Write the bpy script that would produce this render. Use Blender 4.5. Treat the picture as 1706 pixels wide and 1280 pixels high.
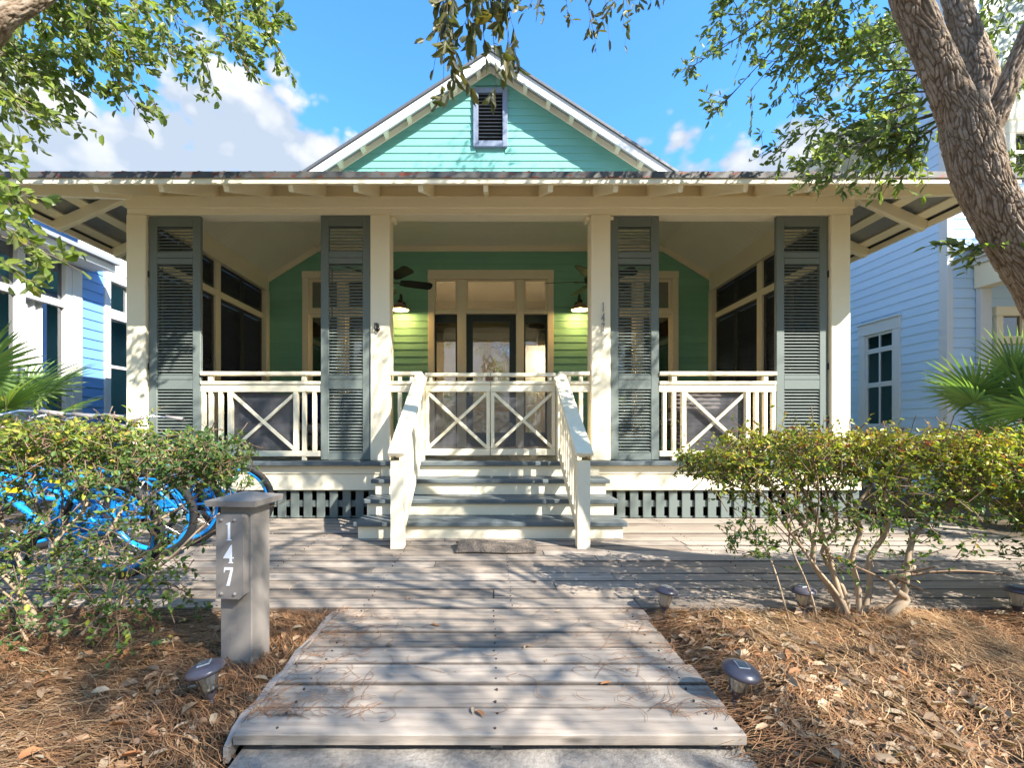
import bpy, math, random
import numpy as np
from mathutils import Vector, Matrix, Quaternion, Euler

random.seed(7)
RNG = np.random.default_rng(11)
R = math.radians
SC = bpy.context.scene
COL = SC.collection
for o in list(bpy.data.objects):
    bpy.data.objects.remove(o)

# ------------------------------------------------------------------ camera
EYE = 0.956
FPX = 764.0
cam_d = bpy.data.cameras.new('camera')
cam = bpy.data.objects.new('camera', cam_d)
COL.objects.link(cam)
cam.location = (0, 0, EYE)
cam.rotation_euler = (R(90), 0, 0)
cam_d.sensor_width = 36
cam_d.lens = 36 * FPX / 1706
cam_d.shift_x = 36 / 1706
cam_d.shift_y = 75 / 1706
cam_d.clip_start = 0.05
cam_d.clip_end = 2000
SC.camera = cam

# ------------------------------------------------------------------ sun, sky, exposure
SUN_EL = R(39.5)
SUN_AZ = R(130)          # clockwise from +Y (the view direction) towards +X
sun_dir = Vector((math.sin(SUN_AZ) * math.cos(SUN_EL), math.cos(SUN_AZ) * math.cos(SUN_EL), math.sin(SUN_EL)))
sd = bpy.data.lights.new('sun', 'SUN')
sd.energy = 2.0
sd.angle = R(0.53)
sd.color = (1.0, 0.945, 0.865)
sun = bpy.data.objects.new('sun', sd)
COL.objects.link(sun)
sun.rotation_euler = (-sun_dir).to_track_quat('-Z', 'Y').to_euler()
sun.location = (8, -8, 12)

SC.view_settings.view_transform = 'Standard'
SC.view_settings.look = 'None'
SC.view_settings.gamma = 1
SC.view_settings.use_curve_mapping = False
SC.view_settings.exposure = 2.95
SC.cycles.diffuse_bounces = 8
SC.cycles.max_bounces = 14

world = bpy.data.worlds.new('World')
SC.world = world
world.use_nodes = True
nt = world.node_tree
nt.nodes.clear()


def NN(nt, t, **kw):
    n = nt.nodes.new(t)
    for k, v in kw.items():
        setattr(n, k, v)
    return n


def build_world():
    L = nt.links.new
    out = NN(nt, 'ShaderNodeOutputWorld')
    bg = NN(nt, 'ShaderNodeBackground')
    bg.inputs['Strength'].default_value = 0.14
    sky = NN(nt, 'ShaderNodeTexSky', sky_type='NISHITA')
    sky.sun_disc = False
    sky.sun_elevation = SUN_EL
    sky.sun_rotation = SUN_AZ
    sky.air_density = 1.0
    sky.dust_density = 0.6
    sky.ozone_density = 1.0
    sky.altitude = 0
    tc = NN(nt, 'ShaderNodeTexCoord')
    sep = NN(nt, 'ShaderNodeSeparateXYZ')
    L(tc.outputs['Generated'], sep.inputs[0])
    def math_(op, a, b=None, clamp=False):
        m = NN(nt, 'ShaderNodeMath', operation=op, use_clamp=clamp)
        for i, v in enumerate((a, b)):
            if v is None:
                continue
            if isinstance(v, (int, float)):
                m.inputs[i].default_value = v
            else:
                L(v, m.inputs[i])
        return m.outputs[0]

    def mrange(v, a, b, c, d, smooth=False):
        m = NN(nt, 'ShaderNodeMapRange')
        if smooth: m.interpolation_type = 'SMOOTHSTEP'
        for nm, x in (('From Min', a), ('From Max', b), ('To Min', c), ('To Max', d)):
            m.inputs[nm].default_value = x
        L(v, m.inputs['Value'])
        return m.outputs[0]

    def field(off, det):
        # heaped cumulus: broad heaps, cauliflower edges
        mp = NN(nt, 'ShaderNodeMapping')
        mp.inputs['Scale'].default_value = (1, 1, 1.25)
        mp.inputs['Location'].default_value = (CLOUD[0] + off[0], CLOUD[1] + off[1], CLOUD[2] + off[2])
        L(tc.outputs['Generated'], mp.inputs['Vector'])
        n = NN(nt, 'ShaderNodeTexNoise')
        n.inputs['Scale'].default_value = 3.6
        n.inputs['Detail'].default_value = det
        n.inputs['Roughness'].default_value = 0.52
        n.inputs['Distortion'].default_value = 0.1
        L(mp.outputs[0], n.inputs['Vector'])
        v = NN(nt, 'ShaderNodeTexVoronoi', feature='F1')
        v.inputs['Scale'].default_value = 13
        v.inputs['Detail'].default_value = 2.0 if det > 5 else 0.0
        v.inputs['Roughness'].default_value = 0.55
        L(mp.outputs[0], v.inputs['Vector'])
        puff = math_('MULTIPLY', math_('SUBTRACT', 0.45, v.outputs['Distance']), 0.20)
        return math_('ADD', n.outputs['Fac'], puff)
    CLOUD = (5.5, 1.4, 3.7)
    n1 = field((0, 0, 0), 9)
    n2 = field((sun_dir.x * .05, sun_dir.y * .05, sun_dir.z * .05 + .02), 5)
    cover = mrange(sep.outputs['Z'], 0.36, 0.66, 0.335, -0.105)
    cover = math_('ADD', cover, mrange(sep.outputs['Z'], 0.70, 0.95, 0.0, 0.17))  # extra cloud overhead, out of view, added to whiten the fill in shade
    dens = math_('ADD', n1, cover)
    mask = mrange(dens, 0.475, 0.57, 0.0, 0.96, True)
    lit = mrange(math_('SUBTRACT', n1, n2), -0.075, 0.05, 0.0, 1.0)
    thick = mrange(dens, 0.50, 0.76, 1.0, 0.6)
    cc = NN(nt, 'ShaderNodeMix', data_type='RGBA')
    cc.inputs['A'].default_value = (0.60, 0.69, 0.81, 1)
    cc.inputs['B'].default_value = (1.08, 1.07, 1.05, 1)
    L(math_('MULTIPLY', lit, thick, True), cc.inputs['Factor'])
    tint = NN(nt, 'ShaderNodeMix', data_type='RGBA', blend_type='MULTIPLY')
    tint.inputs['Factor'].default_value = 1
    tint.inputs['B'].default_value = (0.165, 0.345, 0.50, 1)
    L(sky.outputs[0], tint.inputs['A'])
    mix = NN(nt, 'ShaderNodeMix', data_type='RGBA')
    L(mask, mix.inputs['Factor'])
    L(tint.outputs['Result'], mix.inputs['A'])
    L(cc.outputs['Result'], mix.inputs['B'])
    L(mix.outputs['Result'], bg.inputs['Color'])
    L(bg.outputs[0], out.inputs['Surface'])


build_world()
world.cycles.sampling_method = 'MANUAL'
world.cycles.sample_map_resolution = 256

# ------------------------------------------------------------------ helpers


def px(x, y, d):
    """photo pixel at depth d -> point of the place"""
    return Vector(((x - 817) / FPX * d, d, EYE + (715 - y) / FPX * d))


class MB:
    def __init__(self):
        self.v = []
        self.f = []

    def add(self, vs, fs):
        n = len(self.v)
        self.v += [tuple(p) for p in vs]
        self.f += [tuple(i + n for i in f) for f in fs]
        return self

    def box(self, x0, x1, y0, y1, z0, z1, ch=0.0, mat=None):
        if x0 > x1: x0, x1 = x1, x0
        if y0 > y1: y0, y1 = y1, y0
        if z0 > z1: z0, z1 = z1, z0
        c = min(ch, (x1 - x0) * .3, (y1 - y0) * .3, (z1 - z0) * .3)
        if c <= 0:
            vs = [(x, y, z) for z in (z0, z1) for y in (y0, y1) for x in (x0, x1)]
            fs = [(0, 2, 3, 1), (4, 5, 7, 6), (0, 1, 5, 4), (2, 6, 7, 3), (0, 4, 6, 2), (1, 3, 7, 5)]
        else:
            vs = []
            idx = {}
            for sx in (0, 1):
                for sy in (0, 1):
                    for sz in (0, 1):
                        X = (x0, x1)[sx]; Y = (y0, y1)[sy]; Z = (z0, z1)[sz]
                        dx = (c, -c)[sx]; dy = (c, -c)[sy]; dz = (c, -c)[sz]
                        idx[sx, sy, sz, 'x'] = len(vs); vs.append((X, Y + dy, Z + dz))
                        idx[sx, sy, sz, 'y'] = len(vs); vs.append((X + dx, Y, Z + dz))
                        idx[sx, sy, sz, 'z'] = len(vs); vs.append((X + dx, Y + dy, Z))
            fs = []
            I = idx
            for s in (0, 1):
                a = [I[s, 0, 0, 'x'], I[s, 1, 0, 'x'], I[s, 1, 1, 'x'], I[s, 0, 1, 'x']]
                b = [I[0, s, 0, 'y'], I[1, s, 0, 'y'], I[1, s, 1, 'y'], I[0, s, 1, 'y']]
                d = [I[0, 0, s, 'z'], I[1, 0, s, 'z'], I[1, 1, s, 'z'], I[0, 1, s, 'z']]
                fs += [tuple(a if s else a[::-1]), tuple(b[::-1] if s else b), tuple(d if s else d[::-1])]
            for p in (0, 1):
                for q in (0, 1):
                    e = (I[p, q, 0, 'x'], I[p, q, 1, 'x'], I[p, q, 1, 'y'], I[p, q, 0, 'y'])
                    fs.append(e if (p ^ q) else e[::-1])
                    e = (I[p, 0, q, 'x'], I[p, 1, q, 'x'], I[p, 1, q, 'z'], I[p, 0, q, 'z'])
                    fs.append(e[::-1] if (p ^ q) else e)
                    e = (I[0, p, q, 'y'], I[1, p, q, 'y'], I[1, p, q, 'z'], I[0, p, q, 'z'])
                    fs.append(e if (p ^ q) else e[::-1])
            for sx in (0, 1):
                for sy in (0, 1):
                    for sz in (0, 1):
                        e = (I[sx, sy, sz, 'x'], I[sx, sy, sz, 'y'], I[sx, sy, sz, 'z'])
                        fs.append(e if (sx + sy + sz) % 2 else e[::-1])
        if mat is not None:
            vs = [tuple(mat @ Vector(p)) for p in vs]
        return self.add(vs, fs)

    def beam(self, a, b, w, h, up=(0, 0, 1), ch=0.0):
        """bar from a to b; w across, h along up"""
        a = Vector(a); b = Vector(b)
        d = b - a
        L = d.length
        x = d.normalized()
        up = Vector(up)
        y = up.cross(x).normalized()
        z = x.cross(y)
        m = Matrix((x, y, z)).transposed().to_4x4()
        m.translation = a
        return self.box(0, L, -w / 2, w / 2, -h / 2, h / 2, ch, m)

    def tube(self, pts, rad, n=8, cap=True):
        pts = [Vector(p) for p in pts]
        if not hasattr(rad, '__len__'):
            rad = [rad] * len(pts)
        t0 = (pts[1] - pts[0]).normalized()
        u = t0.orthogonal().normalized()
        rings = []
        vs = []
        for i, p in enumerate(pts):
            if i == 0: t = t0
            elif i == len(pts) - 1: t = (pts[i] - pts[i - 1]).normalized()
            else: t = (pts[i + 1] - pts[i - 1]).normalized()
            u = (u - t * u.dot(t))
            if u.length < 1e-6: u = t.orthogonal()
            u.normalize()
            w = t.cross(u)
            rings.append(len(vs))
            for k in range(n):
                a = 2 * math.pi * k / n
                vs.append(p + (u * math.cos(a) + w * math.sin(a)) * rad[i])
        fs = []
        for i in range(len(pts) - 1):
            for k in range(n):
                k2 = (k + 1) % n
                fs.append((rings[i] + k, rings[i] + k2, rings[i + 1] + k2, rings[i + 1] + k))
        if cap:
            fs.append(tuple(range(n))[::-1])
            fs.append(tuple(rings[-1] + k for k in range(n)))
        return self.add(vs, fs)

    def lathe(self, prof, n=24, m=None):
        vs = []
        fs = []
        for r, z in prof:
            for k in range(n):
                a = 2 * math.pi * k / n
                vs.append(Vector((r * math.cos(a), r * math.sin(a), z)))
        for i in range(len(prof) - 1):
            for k in range(n):
                k2 = (k + 1) % n
                fs.append((i * n + k, i * n + k2, (i + 1) * n + k2, (i + 1) * n + k))
        if m is not None:
            vs = [m @ v for v in vs]
        return self.add(vs, fs)

    def prism(self, poly, y0, y1, m=None):
        """poly in (x, z), extruded along y"""
        n = len(poly)
        vs = [Vector((x, y0, z)) for x, z in poly] + [Vector((x, y1, z)) for x, z in poly]
        fs = [tuple(range(n)), tuple(range(2 * n - 1, n - 1, -1))]
        for i in range(n):
            j = (i + 1) % n
            fs.append((j, i, n + i, n + j))
        if m is not None:
            vs = [m @ v for v in vs]
        return self.add(vs, fs)

    def mesh(self, name, smooth=False):
        me = bpy.data.meshes.new(name)
        me.from_pydata(self.v, [], self.f)
        if smooth:
            me.shade_smooth()
        me.update()
        return me


WM = {}


def wmat(o):
    m = WM.get(o.name)
    return m if m is not None else Matrix.Identity(4)


def link(o, parent=None, local=False):
    COL.objects.link(o)
    b = Matrix.LocRotScale(o.location, o.rotation_euler, o.scale)
    if parent is not None:
        o.parent = parent
        if local:
            WM[o.name] = wmat(parent) @ b
        else:
            o.matrix_parent_inverse = wmat(parent).inverted()
            WM[o.name] = b
    else:
        WM[o.name] = b
    return o


def obj(name, mb, mat, parent=None, smooth=False, local=False, kind=None):
    me = mb if isinstance(mb, bpy.types.Mesh) else mb.mesh(name, smooth)
    if mat is not None and not me.materials:
        me.materials.append(mat)
    o = bpy.data.objects.new(name, me)
    link(o, parent, local)
    if kind: o['kind'] = kind
    return o


def inst(name, me, parent, loc, rot=(0, 0, 0), scale=(1, 1, 1), local=False):
    o = bpy.data.objects.new(name, me)
    o.location = loc
    o.rotation_euler = rot
    o.scale = scale
    return link(o, parent, local)


def thing(name, label, cat, loc=(0, 0, 0), rotz=0, group=None, rot=None):
    o = bpy.data.objects.new(name, None)
    o.location = loc
    o.rotation_euler = rot if rot is not None else (0, 0, rotz)
    o.empty_display_size = 0.1
    link(o)
    return tag(o, label, cat, group)


def tag(o, label, cat, group=None):
    o['label'] = label
    o['category'] = cat
    if group: o['group'] = group
    return o


def struct(o):
    o['kind'] = 'structure'
    return o


def npmesh(name, V, F, attrs=None, smooth=False):
    """V (n,3) float, F (m,k) int uniform polygons"""
    me = bpy.data.meshes.new(name)
    V = np.ascontiguousarray(V, dtype=np.float32)
    F = np.ascontiguousarray(F, dtype=np.int32)
    m, k = F.shape
    me.vertices.add(len(V))
    me.vertices.foreach_set('co', V.ravel())
    me.loops.add(m * k)
    me.loops.foreach_set('vertex_index', F.ravel())
    me.polygons.add(m)
    me.polygons.foreach_set('loop_start', np.arange(0, m * k, k, dtype=np.int32))
    if smooth:
        me.polygons.foreach_set('use_smooth', np.ones(m, dtype=bool))
    for an, arr in (attrs or {}).items():
        a = me.attributes.new(an, 'FLOAT', 'POINT')
        a.data.foreach_set('value', np.ascontiguousarray(arr, dtype=np.float32))
    me.update(calc_edges=True)
    me.validate()
    return me


# ------------------------------------------------------------------ materials
def base_mat(name):
    m = bpy.data.materials.new(name)
    m.use_nodes = True
    nt = m.node_tree
    b = nt.nodes['Principled BSDF']
    return m, nt, b


def nz(nt, vec, scale, detail=4, rough=0.55, dist=0.0):
    n = NN(nt, 'ShaderNodeTexNoise')
    n.inputs['Scale'].default_value = scale
    n.inputs['Detail'].default_value = detail
    n.inputs['Roughness'].default_value = rough
    n.inputs['Distortion'].default_value = dist
    if vec is not None:
        nt.links.new(vec, n.inputs['Vector'])
    return n.outputs['Fac']


def ramp(nt, fac, stops):
    r = NN(nt, 'ShaderNodeValToRGB')
    e = r.color_ramp.elements
    while len(e) < len(stops):
        e.new(0.5)
    for i, (p, c) in enumerate(stops):
        e[i].position = p
        e[i].color = (*c, 1) if len(c) == 3 else c
    nt.links.new(fac, r.inputs[0])
    return r.outputs[0]


def mixc(nt, fac, a, b, mode='MIX'):
    m = NN(nt, 'ShaderNodeMix', data_type='RGBA', blend_type=mode)
    for nm, v in (('Factor', fac), ('A', a), ('B', b)):
        if isinstance(v, (int, float)):
            m.inputs[nm].default_value = v
        elif isinstance(v, tuple):
            m.inputs[nm].default_value = (*v, 1) if len(v) == 3 else v
        else:
            nt.links.new(v, m.inputs[nm])
    return m.outputs['Result']


def mth(nt, op, a, b=0.0, clamp=False):
    m = NN(nt, 'ShaderNodeMath', operation=op, use_clamp=clamp)
    for i, v in enumerate((a, b)):
        if isinstance(v, (int, float)): m.inputs[i].default_value = v
        else: nt.links.new(v, m.inputs[i])
    return m.outputs[0]


def bump(nt, b, h, strength, dist=0.01):
    n = NN(nt, 'ShaderNodeBump')
    n.inputs['Strength'].default_value = strength
    n.inputs['Distance'].default_value = dist
    nt.links.new(h, n.inputs['Height'])
    nt.links.new(n.outputs[0], b.inputs['Normal'])


def mapped(nt, scale, rnd=0.0):
    """world position, stretched, with an offset for each object"""
    g = NN(nt, 'ShaderNodeNewGeometry')
    mp = NN(nt, 'ShaderNodeMapping')
    mp.inputs['Scale'].default_value = scale
    nt.links.new(g.outputs['Position'], mp.inputs['Vector'])
    if rnd:
        oi = NN(nt, 'ShaderNodeObjectInfo')
        ad = NN(nt, 'ShaderNodeVectorMath', operation='ADD')
        mu = mth(nt, 'MULTIPLY', oi.outputs['Random'], rnd)
        nt.links.new(mp.outputs[0], ad.inputs[0])
        nt.links.new(mu, ad.inputs[1])
        return ad.outputs[0]
    return mp.outputs[0]


def paint(name, col, rough=0.55, var=0.12, dirt=(0.35, 0.3, 0.22), dirt_amt=0.25, grain=(6, 6, 6), objvar=0.06, spec=0.35):
    m, nt, b = base_mat(name)
    p = mapped(nt, (1, 1, 1))
    n1 = nz(nt, p, 1.3, 5, 0.6)
    n2 = nz(nt, mapped(nt, grain, 13), 9, 5, 0.65)
    c = mixc(nt, mth(nt, 'MULTIPLY', n1, var * 2), col, tuple(x * 0.8 for x in col))
    d = NN(nt, 'ShaderNodeMapRange')
    d.inputs['From Min'].default_value = 0.60
    d.inputs['From Max'].default_value = 0.80
    d.inputs['To Max'].default_value = dirt_amt
    nt.links.new(n2, d.inputs['Value'])
    c = mixc(nt, d.outputs[0], c, dirt)
    oi = NN(nt, 'ShaderNodeObjectInfo')
    k = mth(nt, 'MULTIPLY_ADD', oi.outputs['Random'], objvar)
    k.node.inputs[2].default_value = 1 - objvar / 2
    c = mixc(nt, 1.0, c, k, 'MULTIPLY')
    nt.links.new(c, b.inputs['Base Color'])
    b.inputs['Roughness'].default_value = rough
    b.inputs['Specular IOR Level'].default_value = spec
    bump(nt, b, n2, 0.12, 0.004)
    return m


def plain(name, col, rough=0.5, metal=0.0, spec=0.5, noise=0.0):
    m, nt, b = base_mat(name)
    if noise:
        n = nz(nt, mapped(nt, (1, 1, 1), 7), 18, 5, 0.6)
        c = mixc(nt, n, tuple(x * (1 - noise) for x in col), tuple(min(1, x * (1 + noise)) for x in col))
        nt.links.new(c, b.inputs['Base Color'])
        bump(nt, b, n, 0.15, 0.004)
    else:
        b.inputs['Base Color'].default_value = (*col, 1)
    b.inputs['Roughness'].default_value = rough
    b.inputs['Metallic'].default_value = metal
    b.inputs['Specular IOR Level'].default_value = spec
    return m


def deck_wood(name, lo, mid, hi, along='x'):
    m, nt, b = base_mat(name)
    s = {'x': (0.8, 11, 11), 'y': (11, 0.8, 11), 'z': (11, 11, 0.8)}[along]
    s2 = {'x': (0.5, 5, 5), 'y': (5, 0.5, 5), 'z': (5, 5, 0.5)}[along]
    v = mapped(nt, s, 57)
    v2 = mapped(nt, s2, 31)
    wv = NN(nt, 'ShaderNodeTexWave', wave_type='RINGS', rings_direction={'x': 'X', 'y': 'Y', 'z': 'Z'}[along])
    wv.inputs['Scale'].default_value = 1.6
    wv.inputs['Distortion'].default_value = 9
    wv.inputs['Detail'].default_value = 3
    nt.links.new(v2, wv.inputs['Vector'])
    g = nz(nt, v, 5, 7, 0.7, 0.6)
    f = nz(nt, v, 22, 4, 0.7)
    h = mth(nt, 'ADD', mth(nt, 'MULTIPLY', g, 0.75), mth(nt, 'MULTIPLY', wv.outputs['Fac'], 0.16))
    h = mth(nt, 'ADD', h, mth(nt, 'MULTIPLY', f, 0.14))
    c = ramp(nt, h, [(0.24, lo), (0.46, mid), (0.78, hi)])
    big = nz(nt, mapped(nt, (1, 1, 1)), 2.2, 5, 0.6)
    c = mixc(nt, mth(nt, 'MULTIPLY', big, 0.75), c, tuple(x * 0.5 for x in mid))
    oi = NN(nt, 'ShaderNodeObjectInfo')
    tn = ramp(nt, oi.outputs['Random'], [(0.0, (0.66, 0.63, 0.60)), (0.35, (0.98, 0.93, 0.87)), (0.7, (0.86, 0.85, 0.84)), (1.0, (1.12, 1.10, 1.08))])
    c = mixc(nt, 1.0, c, tn, 'MULTIPLY')
    # knots
    vo = NN(nt, 'ShaderNodeTexVoronoi')
    vo.inputs['Scale'].default_value = 1.0
    sk = {'x': (1.6, 7, 7), 'y': (7, 1.6, 7), 'z': (7, 7, 1.6)}[along]
    nt.links.new(mapped(nt, sk, 91), vo.inputs['Vector'])
    kn = NN(nt, 'ShaderNodeMapRange')
    kn.inputs['From Min'].default_value = 0.10
    kn.inputs['From Max'].default_value = 0.04
    nt.links.new(vo.outputs['Distance'], kn.inputs['Value'])
    c = mixc(nt, mth(nt, 'MULTIPLY', kn.outputs[0], 0.75, True), c, tuple(x * 0.35 for x in lo))
    nt.links.new(c, b.inputs['Base Color'])
    b.inputs['Roughness'].default_value = 0.8
    b.inputs['Specular IOR Level'].default_value = 0.25
    bump(nt, b, h, 0.4, 0.005)
    return m


def leaf_mat(name, stops, trans=0.35, rough=0.45, under=None):
    """leaf colour picked by the per-leaf attribute 'tint'"""
    m, nt, b = base_mat(name)
    at = NN(nt, 'ShaderNodeAttribute', attribute_name='tint')
    c = ramp(nt, at.outputs['Fac'], stops)
    if under is not None:
        g = NN(nt, 'ShaderNodeNewGeometry')
        c = mixc(nt, mth(nt, 'MULTIPLY', g.outputs['Backfacing'], 0.7), c, under)
    nt.links.new(c, b.inputs['Base Color'])
    b.inputs['Roughness'].default_value = rough
    b.inputs['Specular IOR Level'].default_value = 0.4
    tr = NN(nt, 'ShaderNodeBsdfTranslucent')
    tc = mixc(nt, 1.0, c, (1.25, 1.35, 0.55), 'MULTIPLY')
    nt.links.new(tc, tr.inputs['Color'])
    mx = NN(nt, 'ShaderNodeMixShader')
    mx.inputs[0].default_value = trans
    nt.links.new(b.outputs[0], mx.inputs[1])
    nt.links.new(tr.outputs[0], mx.inputs[2])
    nt.links.new(mx.outputs[0], nt.nodes['Material Output'].inputs['Surface'])
    return m


def glass_mat(name, tint=(0.75, 0.78, 0.78), base_refl=0.16):
    m, nt, b = base_mat(name)
    nt.nodes.remove(b)
    fr = NN(nt, 'ShaderNodeFresnel')
    fr.inputs['IOR'].default_value = 1.5
    k = mth(nt, 'MULTIPLY_ADD', fr.outputs[0], 0.9, True)
    k.node.inputs[2].default_value = base_refl
    tr = NN(nt, 'ShaderNodeBsdfTransparent')
    tr.inputs['Color'].default_value = (*tint, 1)
    gl = NN(nt, 'ShaderNodeBsdfGlossy')
    gl.inputs['Roughness'].default_value = 0.015
    n = nz(nt, mapped(nt, (1, 1, 1)), 1.6, 2)
    bp = NN(nt, 'ShaderNodeBump')
    bp.inputs['Strength'].default_value = 0.06
    bp.inputs['Distance'].default_value = 0.05
    nt.links.new(n, bp.inputs['Height'])
    nt.links.new(bp.outputs[0], gl.inputs['Normal'])
    mx = NN(nt, 'ShaderNodeMixShader')
    nt.links.new(k, mx.inputs[0])
    nt.links.new(tr.outputs[0], mx.inputs[1])
    nt.links.new(gl.outputs[0], mx.inputs[2])
    nt.links.new(mx.outputs[0], nt.nodes['Material Output'].inputs['Surface'])
    return m


def bark_mat(name, dark, mid, light, scale=1.0):
    m, nt, b = base_mat(name)
    at = NN(nt, 'ShaderNodeAttribute', attribute_name='ridge')
    n = nz(nt, mapped(nt, (1, 1, 1)), 38 * scale, 7, 0.7)
    n2 = nz(nt, mapped(nt, (1, 1, 1)), 5 * scale, 4, 0.6)
    h = mth(nt, 'ADD', mth(nt, 'MULTIPLY', at.outputs['Fac'], 0.42), mth(nt, 'MULTIPLY', n, 0.62))
    c = ramp(nt, h, [(0.18, dark), (0.50, mid), (0.85, light)])
    c = mixc(nt, mth(nt, 'MULTIPLY', n2, 0.35), c, tuple(x * 0.6 for x in mid))
    nt.links.new(c, b.inputs['Base Color'])
    b.inputs['Roughness'].default_value = 0.9
    b.inputs['Specular IOR Level'].default_value = 0.15
    bump(nt, b, n, 0.8, 0.01)
    return m


CREAM = paint('cream_paint', (0.88, 0.785, 0.575), 0.55, 0.12, (0.40, 0.33, 0.22), 0.34)
CEIL = paint('ceiling_paint', (0.78, 0.74, 0.60), 0.55, 0.05, (0.5, 0.45, 0.35), 0.1)
GREENLIT = paint('sea_green_siding_lit', (0.235, 0.50, 0.335), 0.5, 0.10, (0.12, 0.25, 0.17), 0.25, (1.5, 6, 30), 0.09)  # brighter, greener copy of the sea green paint; porch light put into colour
GREEN = paint('sea_green_siding', (0.165, 0.42, 0.352), 0.5, 0.10, (0.12, 0.25, 0.19), 0.25, (1.5, 6, 30), 0.09)
SLATE = paint('slate_paint', (0.150, 0.176, 0.160), 0.5, 0.12, (0.25, 0.27, 0.27), 0.25)
TREADM = paint('tread_paint', (0.115, 0.137, 0.143), 0.5, 0.25, (0.3, 0.3, 0.28), 0.45, (1, 14, 14))
DARKL = paint('charcoal_louver', (0.048, 0.051, 0.052), 0.45, 0.1, (0.08, 0.08, 0.08), 0.2)
DOORP = paint('dark_green_door', (0.030, 0.045, 0.045), 0.4, 0.1, (0.1, 0.1, 0.1), 0.1)
WHITE = paint('white_trim', (0.66, 0.66, 0.65), 0.5, 0.08, (0.5, 0.48, 0.42), 0.15)
BLUEL = paint('cornflower_siding', (0.16, 0.34, 0.68), 0.5, 0.1, (0.2, 0.3, 0.5), 0.2, (6, 1.5, 30), 0.08)
BLUER = paint('pale_blue_siding', (0.54, 0.71, 0.89), 0.5, 0.08, (0.4, 0.5, 0.6), 0.2, (6, 1.5, 30), 0.06)
PALEG = paint('pale_grey_green', (0.26, 0.31, 0.28), 0.5)
DECK = deck_wood('weathered_deck', (0.10, 0.08, 0.062), (0.375, 0.318, 0.26), (0.54, 0.475, 0.40), 'x')
DECKE = plain('dark_board_edge', (0.13, 0.105, 0.085), 0.9, 0, 0.2, 0.5)  # darker tone for the side faces of the planks
DECKY = deck_wood('weathered_edge', (0.16, 0.13, 0.11), (0.40, 0.34, 0.29), (0.58, 0.52, 0.46), 'y')
TAUPE = paint('taupe_paint', (0.265, 0.235, 0.205), 0.6, 0.35, (0.13, 0.11, 0.09), 0.6, (12, 12, 0.9))
WHITEP = plain('white_number', (0.80, 0.82, 0.86), 0.4)
BLACKM = plain('black_metal', (0.010, 0.010, 0.011), 0.55, 0.0, 0.5)
STEEL = plain('steel', (0.55, 0.55, 0.55), 0.3, 1.0)
GALV = plain('galvanised_sheet', (0.34, 0.345, 0.35), 0.45, 0.55, 0.4, 0.18)
RUBBER = plain('tyre_rubber', (0.025, 0.025, 0.026), 0.75, 0, 0.3, 0.3)
BIKEB = plain('bike_blue', (0.008, 0.27, 0.72), 0.25, 0, 0.6)
GRIPM = plain('grey_grip', (0.24, 0.225, 0.21), 0.7, 0, 0.3, 0.2)
YELL = plain('yellow_sticker', (0.75, 0.60, 0.02), 0.5)
REDM = plain('red_reflector', (0.5, 0.02, 0.015), 0.2)
GLASS = glass_mat('window_glass')
GLASSD = glass_mat('neighbour_glass', (0.45, 0.5, 0.52), 0.22)
BARK = bark_mat('oak_bark', (0.05, 0.033, 0.022), (0.26, 0.19, 0.13), (0.50, 0.42, 0.34))
TWIG = plain('twig_bark', (0.20, 0.15, 0.105), 0.85, 0, 0.2, 0.35)
TWIGD = plain('dark_twig', (0.10, 0.085, 0.07), 0.85, 0, 0.2, 0.35)
HTWIG = plain('hedge_twig', (0.20, 0.135, 0.085), 0.85, 0, 0.2, 0.4)
STEMM = plain('shrub_stem', (0.36, 0.27, 0.18), 0.85, 0, 0.2, 0.4)
OAKLEAF = leaf_mat('oak_leaf', [(0.0, (0.06, 0.10, 0.03)), (0.45, (0.13, 0.19, 0.04)), (0.8, (0.25, 0.31, 0.06)), (0.95, (0.36, 0.33, 0.06)), (1.0, (0.42, 0.16, 0.04))], 0.54, 0.35, (0.24, 0.27, 0.14))
HANGLEAF = leaf_mat('hanging_leaf', [(0.0, (0.06, 0.075, 0.028)), (0.5, (0.12, 0.13, 0.045)), (1.0, (0.26, 0.20, 0.06))], 0.35, 0.45, (0.14, 0.14, 0.07))
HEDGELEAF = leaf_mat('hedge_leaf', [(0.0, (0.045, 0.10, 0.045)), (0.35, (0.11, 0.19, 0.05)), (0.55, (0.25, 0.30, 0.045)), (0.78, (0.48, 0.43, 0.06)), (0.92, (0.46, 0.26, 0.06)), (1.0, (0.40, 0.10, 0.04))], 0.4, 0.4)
PALMLEAF = leaf_mat('palm_leaf', [(0.0, (0.10, 0.18, 0.07)), (0.5, (0.19, 0.30, 0.09)), (1.0, (0.40, 0.46, 0.13))], 0.35, 0.4)
LITTER = leaf_mat('dry_leaf', [(0.0, (0.12, 0.065, 0.035)), (0.35, (0.27, 0.17, 0.095)), (0.65, (0.42, 0.32, 0.205)), (0.82, (0.36, 0.15, 0.055)), (1.0, (0.52, 0.43, 0.29))], 0.1, 0.7)
STRAW = leaf_mat('pine_straw', [(0.0, (0.085, 0.038, 0.018)), (0.4, (0.25, 0.125, 0.058)), (0.75, (0.41, 0.225, 0.105)), (1.0, (0.56, 0.38, 0.20))], 0.1, 0.65)

# ------------------------------------------------------------------ ground and boardwalk


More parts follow.
